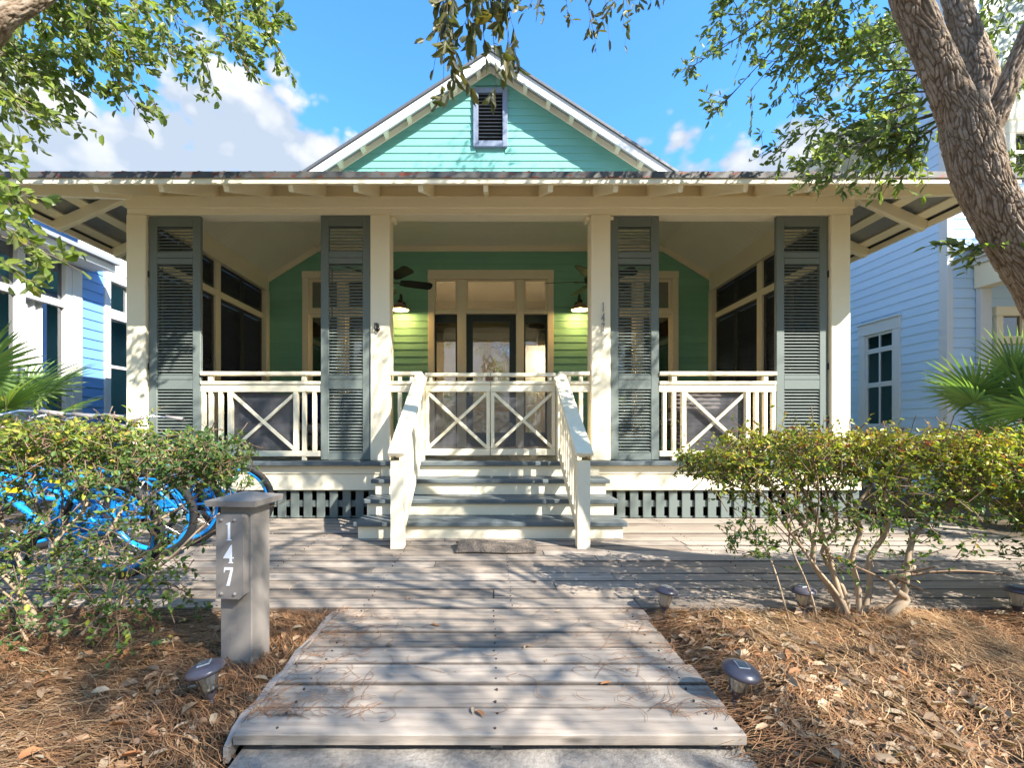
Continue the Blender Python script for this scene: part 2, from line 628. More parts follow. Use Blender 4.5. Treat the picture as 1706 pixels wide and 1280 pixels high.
def wav(x, y, seed, amp=1.0, f0=1.0, octv=5):
    r = np.random.default_rng(seed)
    s = np.zeros_like(x)
    a, f = amp, f0
    for o in range(octv):
        for k in range(4):
            th = r.uniform(0, 6.28)
            s += a * 0.4 * np.sin((x * math.cos(th) + y * math.sin(th)) * f * r.uniform(.7, 1.3) * 6.28 + r.uniform(0, 6.28))
        a *= .52
        f *= 2.05
    return s


def soil_mat():
    m, nt, b = base_mat('sandy_soil')
    p = mapped(nt, (1, 1, 1))
    n = nz(nt, p, 14, 8, 0.7)
    n2 = nz(nt, p, 0.6, 4, 0.6)
    c = ramp(nt, n, [(0.3, (0.03, 0.019, 0.012)), (0.55, (0.085, 0.05, 0.03)), (0.8, (0.19, 0.125, 0.08))])
    c = mixc(nt, mth(nt, 'MULTIPLY', n2, 0.6), c, (0.10, 0.10, 0.05))
    nt.links.new(c, b.inputs['Base Color'])
    b.inputs['Roughness'].default_value = 0.95
    bump(nt, b, n, 0.9, 0.02)
    return m


SOIL = soil_mat()


def concrete_mat():
    m, nt, b = base_mat('rough_concrete')
    p = mapped(nt, (1, 1, 1))
    n = nz(nt, p, 60, 8, 0.75)
    n2 = nz(nt, p, 6, 5, 0.65)
    vo = NN(nt, 'ShaderNodeTexVoronoi', feature='DISTANCE_TO_EDGE')
    vo.inputs['Scale'].default_value = 7
    nt.links.new(mapped(nt, (1, 1.6, 1)), vo.inputs['Vector'])
    c = ramp(nt, mth(nt, 'ADD', mth(nt, 'MULTIPLY', n, .5), mth(nt, 'MULTIPLY', n2, .5)),
             [(0.32, (0.10, 0.09, 0.08)), (0.5, (0.27, 0.24, 0.205)), (0.68, (0.44, 0.40, 0.345))])
    nt.links.new(c, b.inputs['Base Color'])
    b.inputs['Roughness'].default_value = 0.95
    bump(nt, b, n, 1.0, 0.012)
    return m


CONC = concrete_mat()
g = MB()
g.add([(-150, -100, -.16), (150, -100, -.16), (150, 200, -.16), (-150, 200, -.16)], [(0, 1, 2, 3)])
struct(obj('ground', g, SOIL))


def heightfield(name, x0, x1, y0, y1, step, fn, mat):
    nx = max(2, int((x1 - x0) / step)); ny = max(2, int((y1 - y0) / step))
    X, Y = np.meshgrid(np.linspace(x0, x1, nx), np.linspace(y0, y1, ny))
    Z = fn(X, Y)
    V = np.stack([X, Y, Z], -1).reshape(-1, 3)
    i = np.arange(nx * ny).reshape(ny, nx)
    F = np.stack([i[:-1, :-1], i[:-1, 1:], i[1:, 1:], i[1:, :-1]], -1).reshape(-1, 4)
    return struct(obj(name, npmesh(name, V, F, smooth=True), mat))


DX0, DX1 = -0.80, 0.81          # walkway sides
DY0, DYC, DY1 = 1.43, 2.4485, 4.90
PW = 0.1455


def bed_z(x, y):
    z = -0.035 + wav(x, y, 5, 0.014, 0.9) + wav(x, y, 8, 0.006, 4.0, 3)
    # banked a little against the shrubs, lower by the boards and the concrete
    d = np.minimum(np.abs(x - DX0), np.abs(x - DX1))
    z = z - 0.045 * np.exp(-(d / 0.10) ** 2)
    z = z - 0.05 * np.clip((DY0 + 0.12 - y) / 0.3, 0, 1) * np.exp(-(np.maximum(np.abs(x) - .8, 0) / .35) ** 2)
    z = z + 0.05 * np.exp(-(((x - 1.95) / .5) ** 2 + ((y - 2.2) / .25) ** 2))
    return z


heightfield('mulch_bed', DX1 + .005, 4.4, -2.0, DYC - .006, 0.03, bed_z, SOIL)
heightfield('mulch_bed', -4.4, DX0 - .045, -2.0, DYC - .006, 0.03, bed_z, SOIL)
heightfield('mulch_bed', 4.62, 9.0, 1.5, 6.6, 0.08, lambda x, y: -0.03 + wav(x, y, 9, 0.02, .8), SOIL)
heightfield('mulch_bed', -9.0, -4.2, 1.5, 6.6, 0.08, lambda x, y: -0.03 + wav(x, y, 19, 0.02, .8), SOIL)
heightfield('path', DX0 + .01, DX1 - .0, -4.0, DY0 + 0.05, 0.03, lambda x, y: -0.062 + wav(x, y, 3, 0.004, 1.5), CONC)

bw = bpy.data.objects.new('boardwalk', None)
link(bw)
bw['kind'] = 'structure'
bw['label'] = 'weathered grey plank boardwalk leading to the porch steps'


def plank(x0, x1, y0, y1, top, th=0.036):
    mb = MB().box(x0, x1, y0, y1, top - th, top, 0.0035)
    jit = [random.uniform(-.0015, .0015) for _ in range(4)]
    vv = []
    for v in mb.v:
        fx_ = (v[0] - x0) / (x1 - x0); fy_ = (v[1] - y0) / (y1 - y0)
        vv.append((v[0], v[1], v[2] + jit[0] * (1 - fx_) + jit[1] * fx_ + jit[2] * (fy_ - .5)))
    mb.v = vv
    o = obj('plank', mb, DECK, bw)
    me = o.data
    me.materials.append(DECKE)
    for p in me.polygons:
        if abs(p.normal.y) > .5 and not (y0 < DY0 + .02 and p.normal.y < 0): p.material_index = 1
    return o


for i in range(24):
    y0 = DY0 + i * PW + random.uniform(.002, .006)
    y1 = DY0 + (i + 1) * PW - random.uniform(.004, .010)
    top = random.uniform(-.003, .002)
    if i < 7:
        plank(DX0 + random.uniform(-.008, .006), DX1 + random.uniform(-.03, .012), y0, y1, top)
    else:
        xs = [-4.1]
        x = -4.1 + random.uniform(.6, 2.4)
        while x < 4.0:
            xs.append(round(x / .4) * .4 + random.uniform(-.02, .02))
            x += random.choice((1.6, 2.0, 2.4, 2.8, 3.2))
        xs.append(4.6)
        for a, b in zip(xs[:-1], xs[1:]):
            if b - a > .15:
                plank(a + .0025, b - .0025, y0, y1, top + random.uniform(-.001, .001))
# joists, rim and the edge board of the walkway
for x in np.arange(-3.9, 4.6, .8):
    obj('joist', MB().box(x, x + .04, DYC + .03, DY1 - .02, -.15, -.042), DECKY, bw)
for x in (-.7, 0, .7):
    obj('joist', MB().box(x, x + .04, DY0 + .04, DYC + .02, -.15, -.042), DECKY, bw)
obj('rim_board', MB().box(-4.1, DX0, DYC - .004, DYC + .03, -.16, -.044, .003), DECK, bw)
obj('rim_board', MB().box(DX1, 4.6, DYC - .004, DYC + .03, -.16, -.044, .003), DECK, bw)
obj('rim_board', MB().box(4.601, 4.64, DYC, DY1, -.16, -.002, .003), DECKY, bw)
sh_ = MB()
for i in range(24):
    for xj in ((-.68, .02, .72) if i < 7 else tuple(np.arange(-3.88, 4.5, .8))):
        for yy in (.032, .108):
            cx_, cy_ = xj + random.uniform(-.006, .006), DY0 + i * PW + yy + random.uniform(-.005, .005)
            ring = [(cx_ + .0042 * math.cos(a), cy_ + .0042 * math.sin(a), .0032) for a in np.arange(0, 6.28, 1.0472)]
            sh_.add(ring + [(x_, y_, -.01) for x_, y_, z_ in ring], [tuple(range(6))] + [((k + 1) % 6, k, 6 + k, 6 + (k + 1) % 6) for k in range(6)])
obj('screw_heads', sh_, plain('rusty_screw', (.05, .035, .028), .7), bw, kind='stuff')
eb = MB()
n = 14
for k in range(n + 1):
    y = DY0 - .01 + (DYC - DY0) * k / n
    w = .036 + .006 * math.sin(k * 1.7) - (.02 * (1 - k / 2) if k < 2 else 0)
    xr = DX0 - .012 + .004 * math.sin(k * 2.3)
    zt = -.006 - (.016 if k == 0 else 0) + .003 * math.sin(k)
    eb.v += [(xr - w, y, zt - .012), (xr, y, zt), (xr, y, zt - .06), (xr - w, y, zt - .06)]
for k in range(n):
    for j in range(4):
        a = k * 4 + j; b_ = k * 4 + (j + 1) % 4
        eb.f.append((a, b_, b_ + 4, a + 4))
eb.f += [(0, 1, 2, 3), tuple(n * 4 + j for j in (3, 2, 1, 0))]
obj('edge_board', eb, DECKY, bw)

# ------------------------------------------------------------------ the house
FY = 4.97
FS = FPX / FY
BYW = 7.80
BS = FPX / BYW
fx = lambda p: (p - 817) / FS
fz = lambda p: EYE + (715 - p) / FS
bx = lambda p: (p - 817.5) / BS
bz = lambda p: EYE + (715 - p) / BS
ZF = fz(768)             # porch floor
house = thing('beach_cottage', 'sea green clapboard cottage with cream porch, slate shutters and metal roof', 'house', (0, 6, 0))


def part(name, mb, mat, parent=None, **k):
    return obj(name, mb, mat, parent if parent is not None else house, **k)


# --- lap siding: one unit board, x 0..1, outer face towards -Y
def lap_mesh(name, exp, mat):
    t0, t1, h = .019, .006, exp + .016
    mb = MB().add([(0, 0, 0), (0, -t0, 0), (0, -t1, h), (0, 0, h), (1, 0, 0), (1, -t0, 0), (1, -t1, h), (1, 0, h)],
                  [(1, 5, 6, 2), (0, 4, 5, 1), (2, 6, 7, 3), (0, 1, 2, 3), (4, 7, 6, 5)])
    me = mb.mesh(name)
    me.materials.append(mat)
    return me


EXP = .121
LAP = lap_mesh('siding_board', EXP, GREENLIT)
DOOR = (bx(714), bx(922.5), ZF, bz(451))
WINL = (-3.185, -1.835, .86, bz(453))
WINR = (1.835, 3.185, .86, bz(453))
wall = part('wall', MB().box(-3.9, WINL[0], BYW + .002, BYW + .15, .1, 4.4)
            .box(WINL[1], DOOR[0], BYW + .002, BYW + .15, .1, 4.4)
            .box(DOOR[1], WINR[0], BYW + .002, BYW + .15, .1, 4.4)
            .box(WINR[1], 3.9, BYW + .002, BYW + .15, .1, 4.4)
            .box(WINL[0], WINL[1], BYW + .002, BYW + .15, WINL[3], 4.4)
            .box(WINR[0], WINR[1], BYW + .002, BYW + .15, WINR[3], 4.4)
            .box(DOOR[0], DOOR[1], BYW + .002, BYW + .15, DOOR[3], 4.4)
            .box(WINL[0], WINL[1], BYW + .002, BYW + .15, .1, WINL[2])
            .box(WINR[0], WINR[1], BYW + .002, BYW + .15, .1, WINR[2])
            .box(DOOR[0], DOOR[1], BYW + .002, BYW + .15, .1, DOOR[2]), GREEN)
z = ZF
while z < 4.10:
    segs = [(-3.86, 3.86)]
    for (a, b, c, d) in (WINL, DOOR, WINR):
        if z + EXP > c + .03 and z < d - .03:
            segs2 = []
            for s, e in segs:
                if s < a: segs2.append((s, min(e, a + .03)))
                if e > b: segs2.append((max(s, b - .03), e))
            segs = segs2
    for s, e in segs:
        if e - s > .05:
            inst('siding_board', LAP, wall, (s, BYW, z), scale=(e - s, 1, 1))
    z += EXP
# side and rear walls of the body
part('side_wall', MB().box(-3.9, -3.78, BYW + .151, 16, .1, 4.3).box(3.78, 3.9, BYW + .151, 16, .1, 4.3).box(-3.779, 3.779, 15.88, 16, .1, 4.3), GREEN)
part('crawl_backing', MB().box(-3.85, 3.85, 5.6, 5.7, -.15, ZF - .06), plain('crawl_shade', (.03, .03, .03), .9))  # near-black backing panel, colour stands in for the shade of the crawlspace

# --- floor boards
FB = MB().box(0, .083, 4.86, BYW, ZF - .024, ZF, .002).mesh('floor_board')
FB.materials.append(TREADM)
k = 0
x = -3.93
while x < 3.9:
    inst('floor_board', FB, house, (x, 0, random.uniform(-.001, .001)))
    x += .0865
part('porch_nosing', MB().box(-3.96, 3.96, 4.80, 4.858, ZF - .042, ZF + .002, .006), TREADM)
part('skirt_board', MB().box(-3.94, 3.94, 4.862, 4.90, .478, ZF - .044, .003), CREAM)
part('skirt_board', MB().box(-3.945, 3.945, 4.872, 4.905, .305, .474, .003), CREAM)
part('skirt_board', MB().box(-3.94, -3.90, 4.906, BYW, .305, ZF - .03, .003), CREAM)
part('skirt_board', MB().box(3.90, 3.94, 4.906, BYW, .305, ZF - .03, .003), CREAM)
part('crawl_screen', MB().box(-3.93, -3.91, 4.98, BYW, -.1, .30).box(3.91, 3.93, 4.98, BYW, -.1, .30), SLATE)
# --- lattice below the porch
for s in (-1, 1):
    lat = part('lattice', MB().box(s * 1.22, s * 3.93, 4.926, 4.945, .118, .188, .002)
               .box(s * 1.22, s * 3.93, 4.926, 4.945, .285, .304)
               .box(s * 1.22, s * 3.93, 4.926, 4.945, .002, .020), SLATE)
    SL = MB().box(-.044, .044, 4.905, 4.924, .004, .303, .003).mesh('lattice_slat')
    SL.materials.append(SLATE)
    x = 1.26
    while x < 3.93:
        inst('slat', SL, lat, (s * x, 0, 0))
        x += .139

# --- posts, beams
PX = (-3.845, -1.197, 1.197, 3.80)
ZB = fz(357)
for i, x in enumerate(PX):
    p = part('porch_post', MB().box(x - .106, x + .106, FY, FY + .19, ZF, ZB, .008), CREAM)
    if i in (1, 2):
        for s in (-1, 1):
            obj('corbel', MB().box(x + s * .107, x + s * .150, FY + .03, FY + .16, ZB - .05, ZB - .004, .008), CREAM, p)
part('front_beam', MB().box(-3.95, 3.94, FY + .012, FY + .18, ZB + .002, fz(326), .004), CREAM)
part('frieze_board', MB().box(-3.953, 3.943, FY - .012, FY + .010, fz(347), fz(327), .004), CREAM)
for s in (-1, 1):
    xs = 3.845 if s < 0 else 3.80
    part('side_beam', MB().box(s * (xs - .09), s * (xs + .09), FY + .182, BYW - .02, ZB + .003, 3.60, .004), CREAM)
    part('pilaster', MB().box(s * (xs - .105), s * (xs + .03), BYW - .13, BYW - .022, ZF, ZB, .005), CREAM)
    # side screens of charcoal louvers
    sc = part('side_screen', MB()
              .box(s * (xs - .045), s * (xs + .045), FY + .19, BYW - .13, 2.805, 2.895, .004)
              .box(s * (xs - .05), s * (xs + .04), 6.34, 6.46, ZF, 2.804, .004)
              .box(s * (xs - .05), s * (xs + .04), 6.34, 6.46, 2.896, ZB, .004)
              .box(s * (xs - .045), s * (xs + .045), FY + .19, BYW - .13, ZF + .02, ZF + .10, .004), CREAM)
    for (ya, yb) in ((5.17, 5.755), (5.757, 6.335), (6.465, 7.06), (7.062, 7.665)):
        for (za, zb) in ((ZF + .105, 2.80), (2.90, ZB - .003)):
            fr = MB()
            xa, xb = s * (xs - .022), s * (xs + .018)
            w = .045
            fr.box(xa, xb, ya, ya + w, za, zb).box(xa, xb, yb - w, yb, za, zb)
            fr.box(xa, xb, ya + w, yb - w, za, za + w).box(xa, xb, ya + w, yb - w, zb - w, zb)
            pn = obj('louver_panel', fr, DARKL, sc)
            lm = MB()
            zz = za + w + .012
            while zz < zb - w - .01:
                m = Matrix.Translation((s * xs, 0, zz)) @ Matrix.Rotation(s * R(38), 4, 'Y')
                lm.box(-.024, .024, ya + w, yb - w, -.004, .004, 0, m)
                zz += .036
            pn2 = obj('louver_slats', lm, DARKL, sc, kind='stuff')

# --- porch ceiling (a tray) and its crown boards
zc0, zc1 = 3.534, 4.065
xo, xi = 3.79, 2.93
cl = MB().add([(-xo, FY + .1, zc0), (xo, FY + .1, zc0), (xo, BYW + .0, zc0), (-xo, BYW, zc0),
               (-xi, 6.0, zc1), (xi, 6.0, zc1), (xi, BYW, zc1), (-xi, BYW, zc1)],
              [(0, 1, 5, 4), (1, 2, 6, 5), (3, 0, 4, 7), (4, 5, 6, 7)])


def bead_mat():
    m, nt, b = base_mat('beadboard_ceiling')
    g_ = NN(nt, 'ShaderNodeNewGeometry')
    sp = NN(nt, 'ShaderNodeSeparateXYZ')
    nt.links.new(g_.outputs['Position'], sp.inputs[0])
    w = mth(nt, 'FRACT', mth(nt, 'MULTIPLY', sp.outputs['Y'], 11.0))
    gr = NN(nt, 'ShaderNodeMapRange')
    gr.inputs['From Min'].default_value = 0.0
    gr.inputs['From Max'].default_value = 0.10
    nt.links.new(w, gr.inputs['Value'])
    n = nz(nt, g_.outputs['Position'], 2.0, 4)
    c = mixc(nt, mth(nt, 'MULTIPLY', n, .25), (0.91, 0.86, 0.70), (0.82, 0.77, 0.62))
    nt.links.new(c, b.inputs['Base Color'])
    b.inputs['Roughness'].default_value = .5
    bump(nt, b, gr.outputs[0], .7, .008)
    return m


BEAD = bead_mat()
ceil_o = part('porch_ceiling', cl, BEAD)
cr = MB()
cr.box(-xi, xi, BYW - .045, BYW - .021, zc1 - .10, zc1 - .002)
sl_ = (zc1 - zc0) / (xo - xi)
for s in (-1, 1):
    a = Vector((s * xi, BYW - .033, zc1 - .055)); b_ = Vector((s * xo, BYW - .033, zc0 - .055))
    cr.beam(a, b_, .024, .09, up=(0, 0, 1))
obj('crown_board', cr, CREAM, ceil_o)
obj('crown_board', MB().box(-3.75, 3.75, FY + .182, FY + .20, ZB + .10, zc0 - .004), CREAM, ceil_o)

# --- the door group
door_g = part('door_surround', MB()
              .box(bx(714), bx(724.5), BYW - .045, BYW + .12, ZF, bz(466.2), .004)
              .box(bx(912.3), bx(922.5), BYW - .045, BYW + .12, ZF, bz(466.2), .004)
              .box(bx(714) - .004, bx(922.5) + .004, BYW - .049, BYW + .12, bz(466), bz(451), .004)
              .box(bx(762.5), bx(777), BYW - .04, BYW + .12, ZF, bz(466.3), .004)
              .box(bx(860.5), bx(873), BYW - .04, BYW + .12, ZF, bz(466.3), .004)
              .box(bx(724.6), bx(762.4), BYW - .03, BYW + .115, bz(523.5), bz(518), .003)
              .box(bx(777.1), bx(860.4), BYW - .03, BYW + .115, bz(523.5), bz(518), .003)
              .box(bx(873.1), bx(912.2), BYW - .03, BYW + .115, bz(523.5), bz(518), .003)
              .box(bx(714), bx(922.5), BYW - .07, BYW + .12, ZF, ZF + .03, .004), CREAM)


def pane(x0, x1, z0, z1, y, parent, mat=None, name='pane'):
    return obj(name, MB().box(x0, x1, y, y + .006, z0, z1), mat or GLASS, parent)


def sash(name, x0, x1, z0, z1, y, w, mat, parent, th=.035, wb=None):
    wb = wb or w
    mb = MB().box(x0, x0 + w, y, y + th, z0, z1, .003).box(x1 - w, x1, y, y + th, z0, z1, .003)
    mb.box(x0 + w, x1 - w, y, y + th, z1 - w, z1, .003).box(x0 + w, x1 - w, y, y + th, z0, z0 + wb, .003)
    o = obj(name, mb, mat, parent)
    pane(x0 + w * .9, x1 - w * .9, z0 + wb * .9, z1 - w * .9, y + th * .5, parent)
    return o


for a, b in ((724.7, 762.3), (777.2, 860.3), (873.2, 912.1)):
    sash('transom_sash', bx(a), bx(b), bz(517.8), bz(466.4), BYW + .0, .03, CREAM, door_g)
for a, b in ((724.7, 762.3), (873.2, 912.1)):
    sash('sidelight', bx(a), bx(b), ZF + .034, bz(523.8), BYW + .02, .03, DOORP, door_g, wb=.25)
    obj('head_board', MB().box(bx(a) + .03, bx(b) - .03, BYW + .018, BYW + .05, bz(537), bz(527)), DOORP, door_g)
dr = sash('door', bx(777.3), bx(860.2), ZF + .034, bz(523.8), BYW + .02, .112, DOORP, door_g, .045, .25)
obj('handle', MB().tube([(bx(785), BYW + .02, 1.60), (bx(785), BYW - .03, 1.60), (bx(794), BYW - .035, 1.60)], .010, 8)
    .box(bx(782), bx(788), BYW + .012, BYW + .019, 1.50, 1.66, .004), STEEL, door_g, smooth=True)

# --- windows either side
for (a, b, c, d) in (WINL, WINR):
    m = (a + b) / 2
    w = part('window', MB().box(a, a + .105, BYW - .045, BYW + .12, c, d - .125, .004)
             .box(b - .105, b, BYW - .045, BYW + .12, c, d - .125, .004)
             .box(a - .003, b + .003, BYW - .049, BYW + .12, d - .123, d, .004)
             .box(a - .02, b + .02, BYW - .07, BYW + .12, c - .05, c - .001, .004)
             .box(m - .055, m + .055, BYW - .035, BYW + .115, c, d - .124, .004), CREAM)
    zt = bz(521)
    for (u, v) in ((a + .106, m - .056), (m + .056, b - .106)):
        sash('window_sash', u, v, zt + .035, d - .126, BYW + .0, .045, CREAM, w)
        obj('transom_bar', MB().box(u, v, BYW - .03, BYW + .11, zt - .035, zt + .034, .003), CREAM, w)
        sash('window_sash', u, v, c + .002, zt - .036, BYW + .0, .045, CREAM, w)

# --- the room behind the glass
ROOMW = plain('room_wall', (.42, .36, .28), .8)
room = part('room', MB().add([(-3.77, BYW + .16, ZF), (3.77, BYW + .16, ZF), (3.77, 12, ZF), (-3.77, 12, ZF)], [(0, 1, 2, 3)]), plain('room_floor', (.20, .13, .08), .4))
obj('room_wall', MB().box(-3.77, 3.77, 12, 12.1, ZF, 4.3).box(-1.6, -1.5, 9.6, 12, ZF, 4.3).box(1.5, 1.6, 9.6, 12, ZF, 4.3), ROOMW, room)
obj('room_ceiling', MB().box(-3.77, 3.77, BYW + .16, 12, 4.3, 4.38), ROOMW, room)
WOVEN = plain('woven_shade', (.30, .18, .09), .9, 0, .2, .4)
LINEN = plain('linen_shade', (.55, .50, .42), .9, 0, .2, .1)
for (x0, x1) in ((bx(726), bx(761)), (bx(786), bx(852)), (bx(874), bx(911))):
    obj('window_shade', MB().box(x0, x1, BYW + .09, BYW + .10, bz(553), bz(530)), WOVEN, room)
    obj('window_shade', MB().box(x0, x1, BYW + .102, BYW + .112, bz(568), bz(552.5)), LINEN, room)
for (a, b, c, d) in (WINL, WINR):
    obj('window_shade', MB().box(a + .1, b - .1, BYW + .125, BYW + .135, 2.55, 2.98), WOVEN, room)
obj('cabinet', MB().box(-1.45, -.55, 10.2, 10.8, ZF, 1.7, .01).box(.6, 1.45, 10.6, 11, ZF, 2.9, .01), plain('cabinet_white', (.5, .47, .42), .5), room)

SCON = bpy.data.materials.new('sconce_bulb')
SCON.use_nodes = True
SCON.node_tree.nodes['Principled BSDF'].inputs['Emission Color'].default_value = (1, .74, .42, 1)
SCON.node_tree.nodes['Principled BSDF'].inputs['Emission Strength'].default_value = 6
for x, lab in ((-1.49, 'lit glass sconce seen through the sidelight nearer the sofa'), (1.49, 'lit glass sconce seen through the sidelight nearer the wicker chair')):
    s = -1 if x < 0 else 1
    sc_t = thing('wall_sconce', lab, 'lamp', (x, 10.2, 2.6), 0, 'sconces in the hall')
    T = Matrix.Translation((x - s * .09, 10.2, 2.6))
    obj('bulb', MB().lathe([(0, -.10), (.035, -.07), (.045, -.02), (.02, .03), (0, .03)], 16, T), SCON, sc_t, smooth=True)
    obj('bracket', MB().box(x - s * .01, x - s * .10, 10.19, 10.21, 2.63, 2.66).box(x - s * .005, x - s * .02, 10.15, 10.25, 2.55, 2.75), BLACKM, sc_t)
    ld = bpy.data.lights.new('sconce_light', 'POINT')
    ld.energy = 14
    ld.color = (1, .76, .48)
    ld.shadow_soft_size = .05
    lo = bpy.data.objects.new('sconce_light', ld)
    lo.location = (x - s * .16, 10.2, 2.5)
    link(lo, sc_t)

# --- shutters: frame as part, each slat its own piece
PITCH = .0347
SHW = .56
for (a, b) in ((244, 330.5), (533, 616.5), (1018.5, 1100), (1297, 1383)):
    x0, x1 = fx(a), fx(b)
    y0, y1 = FY + .035, FY + .080
    if a in (533,): y0, y1 = FY + .02, FY + .065
    top, bot = fz(357.5), fz(767)
    st = .088
    secs = [(fz(418), fz(375)), (fz(625), fz(438)), (fz(755), fz(648))]
    fr = MB().box(x0, x0 + st, y0, y1, bot, top, .005).box(x1 - st, x1, y0, y1, bot, top, .005)
    ys0, ys1 = y0 + .0015, y1 - .0015
    fr.box(x0 + st, x1 - st, ys0, ys1, secs[0][1], top - .001)
    fr.box(x0 + st, x1 - st, ys0, ys1, fz(428) + .003, secs[0][0])
    fr.box(x0 + st, x1 - st, ys0, ys1, secs[1][1], fz(428) - .003)
    fr.box(x0 + st, x1 - st, ys0, ys1, fz(632) + .003, secs[1][0])
    fr.box(x0 + st, x1 - st, ys0, ys1, secs[2][1], fz(632) - .003)
    fr.box(x0 + st, x1 - st, ys0, ys1, bot + .001, secs[2][0])
    sh = part('shutter', fr, SLATE)
    wl = x1 - x0 - 2 * st
    sm = MB().box(-wl / 2, wl / 2, -.021, .021, -.0035, .0035, .002).mesh('louver_slat')
    sm.materials.append(SLATE)
    for (z0, z1) in secs:
        n = int(round((z1 - z0) / PITCH))
        p = (z1 - z0) / n
        for k in range(n):
            inst('slat', sm, sh, ((x0 + x1) / 2, (y0 + y1) / 2, z0 + (k + .5) * p), rot=(R(33 + random.uniform(-1.2, 1.2)), 0, 0))
    # tilt rod
    obj('tilt_rod', MB().box(x0 + st + .012, x0 + st + .024, y1 + .008, y1 + .02, secs[1][0] + .02, secs[1][1] - .02), SLATE, sh)
    xh = x0 if a < 817 and a != 533 else x1
    if a == 533: xh = x1
    if a == 1018.5: xh = x0
    for zz in (fz(455), fz(610), fz(700)):
        obj('hinge', MB().tube([(xh, y0 - .004, zz - .035), (xh, y0 - .004, zz + .035)], .007, 8), BLACKM, sh)

# --- porch railing
RY0 = FY + .03


def wire_mesh(x0, x1, z0, z1, y):
    mb = MB()
    t = .0015
    p = .0127
    for k in range(1, int((x1 - x0) / p)):
        x = x0 + k * p
        mb.box(x - t, x + t, y, y + .0022, z0, z1)
    for k in range(1, int((z1 - z0) / p)):
        z = z0 + k * p
        mb.box(x0, x1, y + .0024, y + .0046, z - t, z + t)
    return mb


WIRE = plain('wire', (.20, .20, .21), .5, .3)


def cross_panel(parent, x0, x1, z0, z1, y0, stile=.05, bw_=.035):
    obj('stile', MB().box(x0, x0 + stile, y0, y0 + .05, z0, z1, .004), CREAM, parent)
    obj('stile', MB().box(x1 - stile, x1, y0, y0 + .05, z0, z1, .004), CREAM, parent)
    a, b = x0 + stile * .8, x1 - stile * .8
    obj('brace', MB().beam((a, y0 + .014, z1 - .012), (b, y0 + .014, z0 + .012), .024, bw_, up=(0, 0, 1), ch=.003), CREAM, parent)
    obj('brace', MB().beam((a, y0 + .034, z0 + .012), (b, y0 + .034, z1 - .012), .022, bw_, up=(0, 0, 1), ch=.003), CREAM, parent)
    obj('wire_mesh', wire_mesh(x0 + stile * .7, x1 - stile * .7, z0, z1, y0 + .052), WIRE, parent, kind='stuff')


def bay(x0, x1, p0, p1, bal):
    r = part('railing', MB().box(x0, x1, RY0 - .015, RY0 + .07, fz(625.3), fz(618.8), .006), CREAM)
    obj('rail', MB().box(x0, x1, RY0 - .008, RY0 + .062, fz(640.3), fz(635), .005), CREAM, r)
    obj('rail', MB().box(x0, x1, RY0 + .004, RY0 + .05, fz(653), fz(640.6), .004), CREAM, r)
    obj('rail', MB().box(x0, x1, RY0 + .0, RY0 + .055, fz(761.5), fz(752), .005), CREAM, r)
    cross_panel(r, p0, p1, fz(751.8), fz(653.2), RY0)
    for xb in bal:
        obj('baluster', MB().box(xb - .021, xb + .021, RY0 + .004, RY0 + .046, fz(751.8), fz(653.2), .004), CREAM, r)
    for xb in (bal[1], bal[-2]):
        obj('spacer_block', MB().box(xb - .026, xb + .026, RY0 + .0, RY0 + .05, fz(634.8), fz(625.5), .004), CREAM, r)
        obj('foot_block', MB().box(xb - .024, xb + .024, RY0 + .004, RY0 + .05, ZF, fz(761.7), .004), CREAM, r)
    return r


bay(fx(330.8), fx(532.7), fx(376), fx(494), [fx(335), fx(347), fx(363.5), fx(504), fx(521)])
bay(fx(1100.3), fx(1296.7), fx(1138), fx(1253), [fx(1109.5), fx(1125.5), fx(1264), fx(1279), fx(1293)])
# short rails between the inner posts and the gate
for s in (-1, 1):
    xa, xb = s * 1.09, s * .745
    r = part('railing', MB().box(xa, xb, RY0 - .015, RY0 + .07, fz(625.3), fz(618.8), .006), CREAM)
    obj('rail', MB().box(xa, xb, RY0 - .008, RY0 + .062, fz(640.3), fz(635), .005), CREAM, r)
    obj('rail', MB().box(xa, xb, RY0 + .004, RY0 + .05, fz(653), fz(640.6), .004), CREAM, r)
    obj('rail', MB().box(xa, xb, RY0 + .0, RY0 + .055, fz(761.5), fz(752), .005), CREAM, r)
    for t in (.86, .99):
        obj('baluster', MB().box(s * t - .021, s * t + .021, RY0 + .004, RY0 + .046, fz(751.8), fz(653.2), .004), CREAM, r)
        obj('spacer_block', MB().box(s * t - .02, s * t + .02, RY0 + .0, RY0 + .05, fz(634.8), fz(625.5), .004), CREAM, r)
    obj('gate_post', MB().box(s * .718, s * .79, FY - .06, FY + .09, ZF, fz(624), .006), CREAM, r)
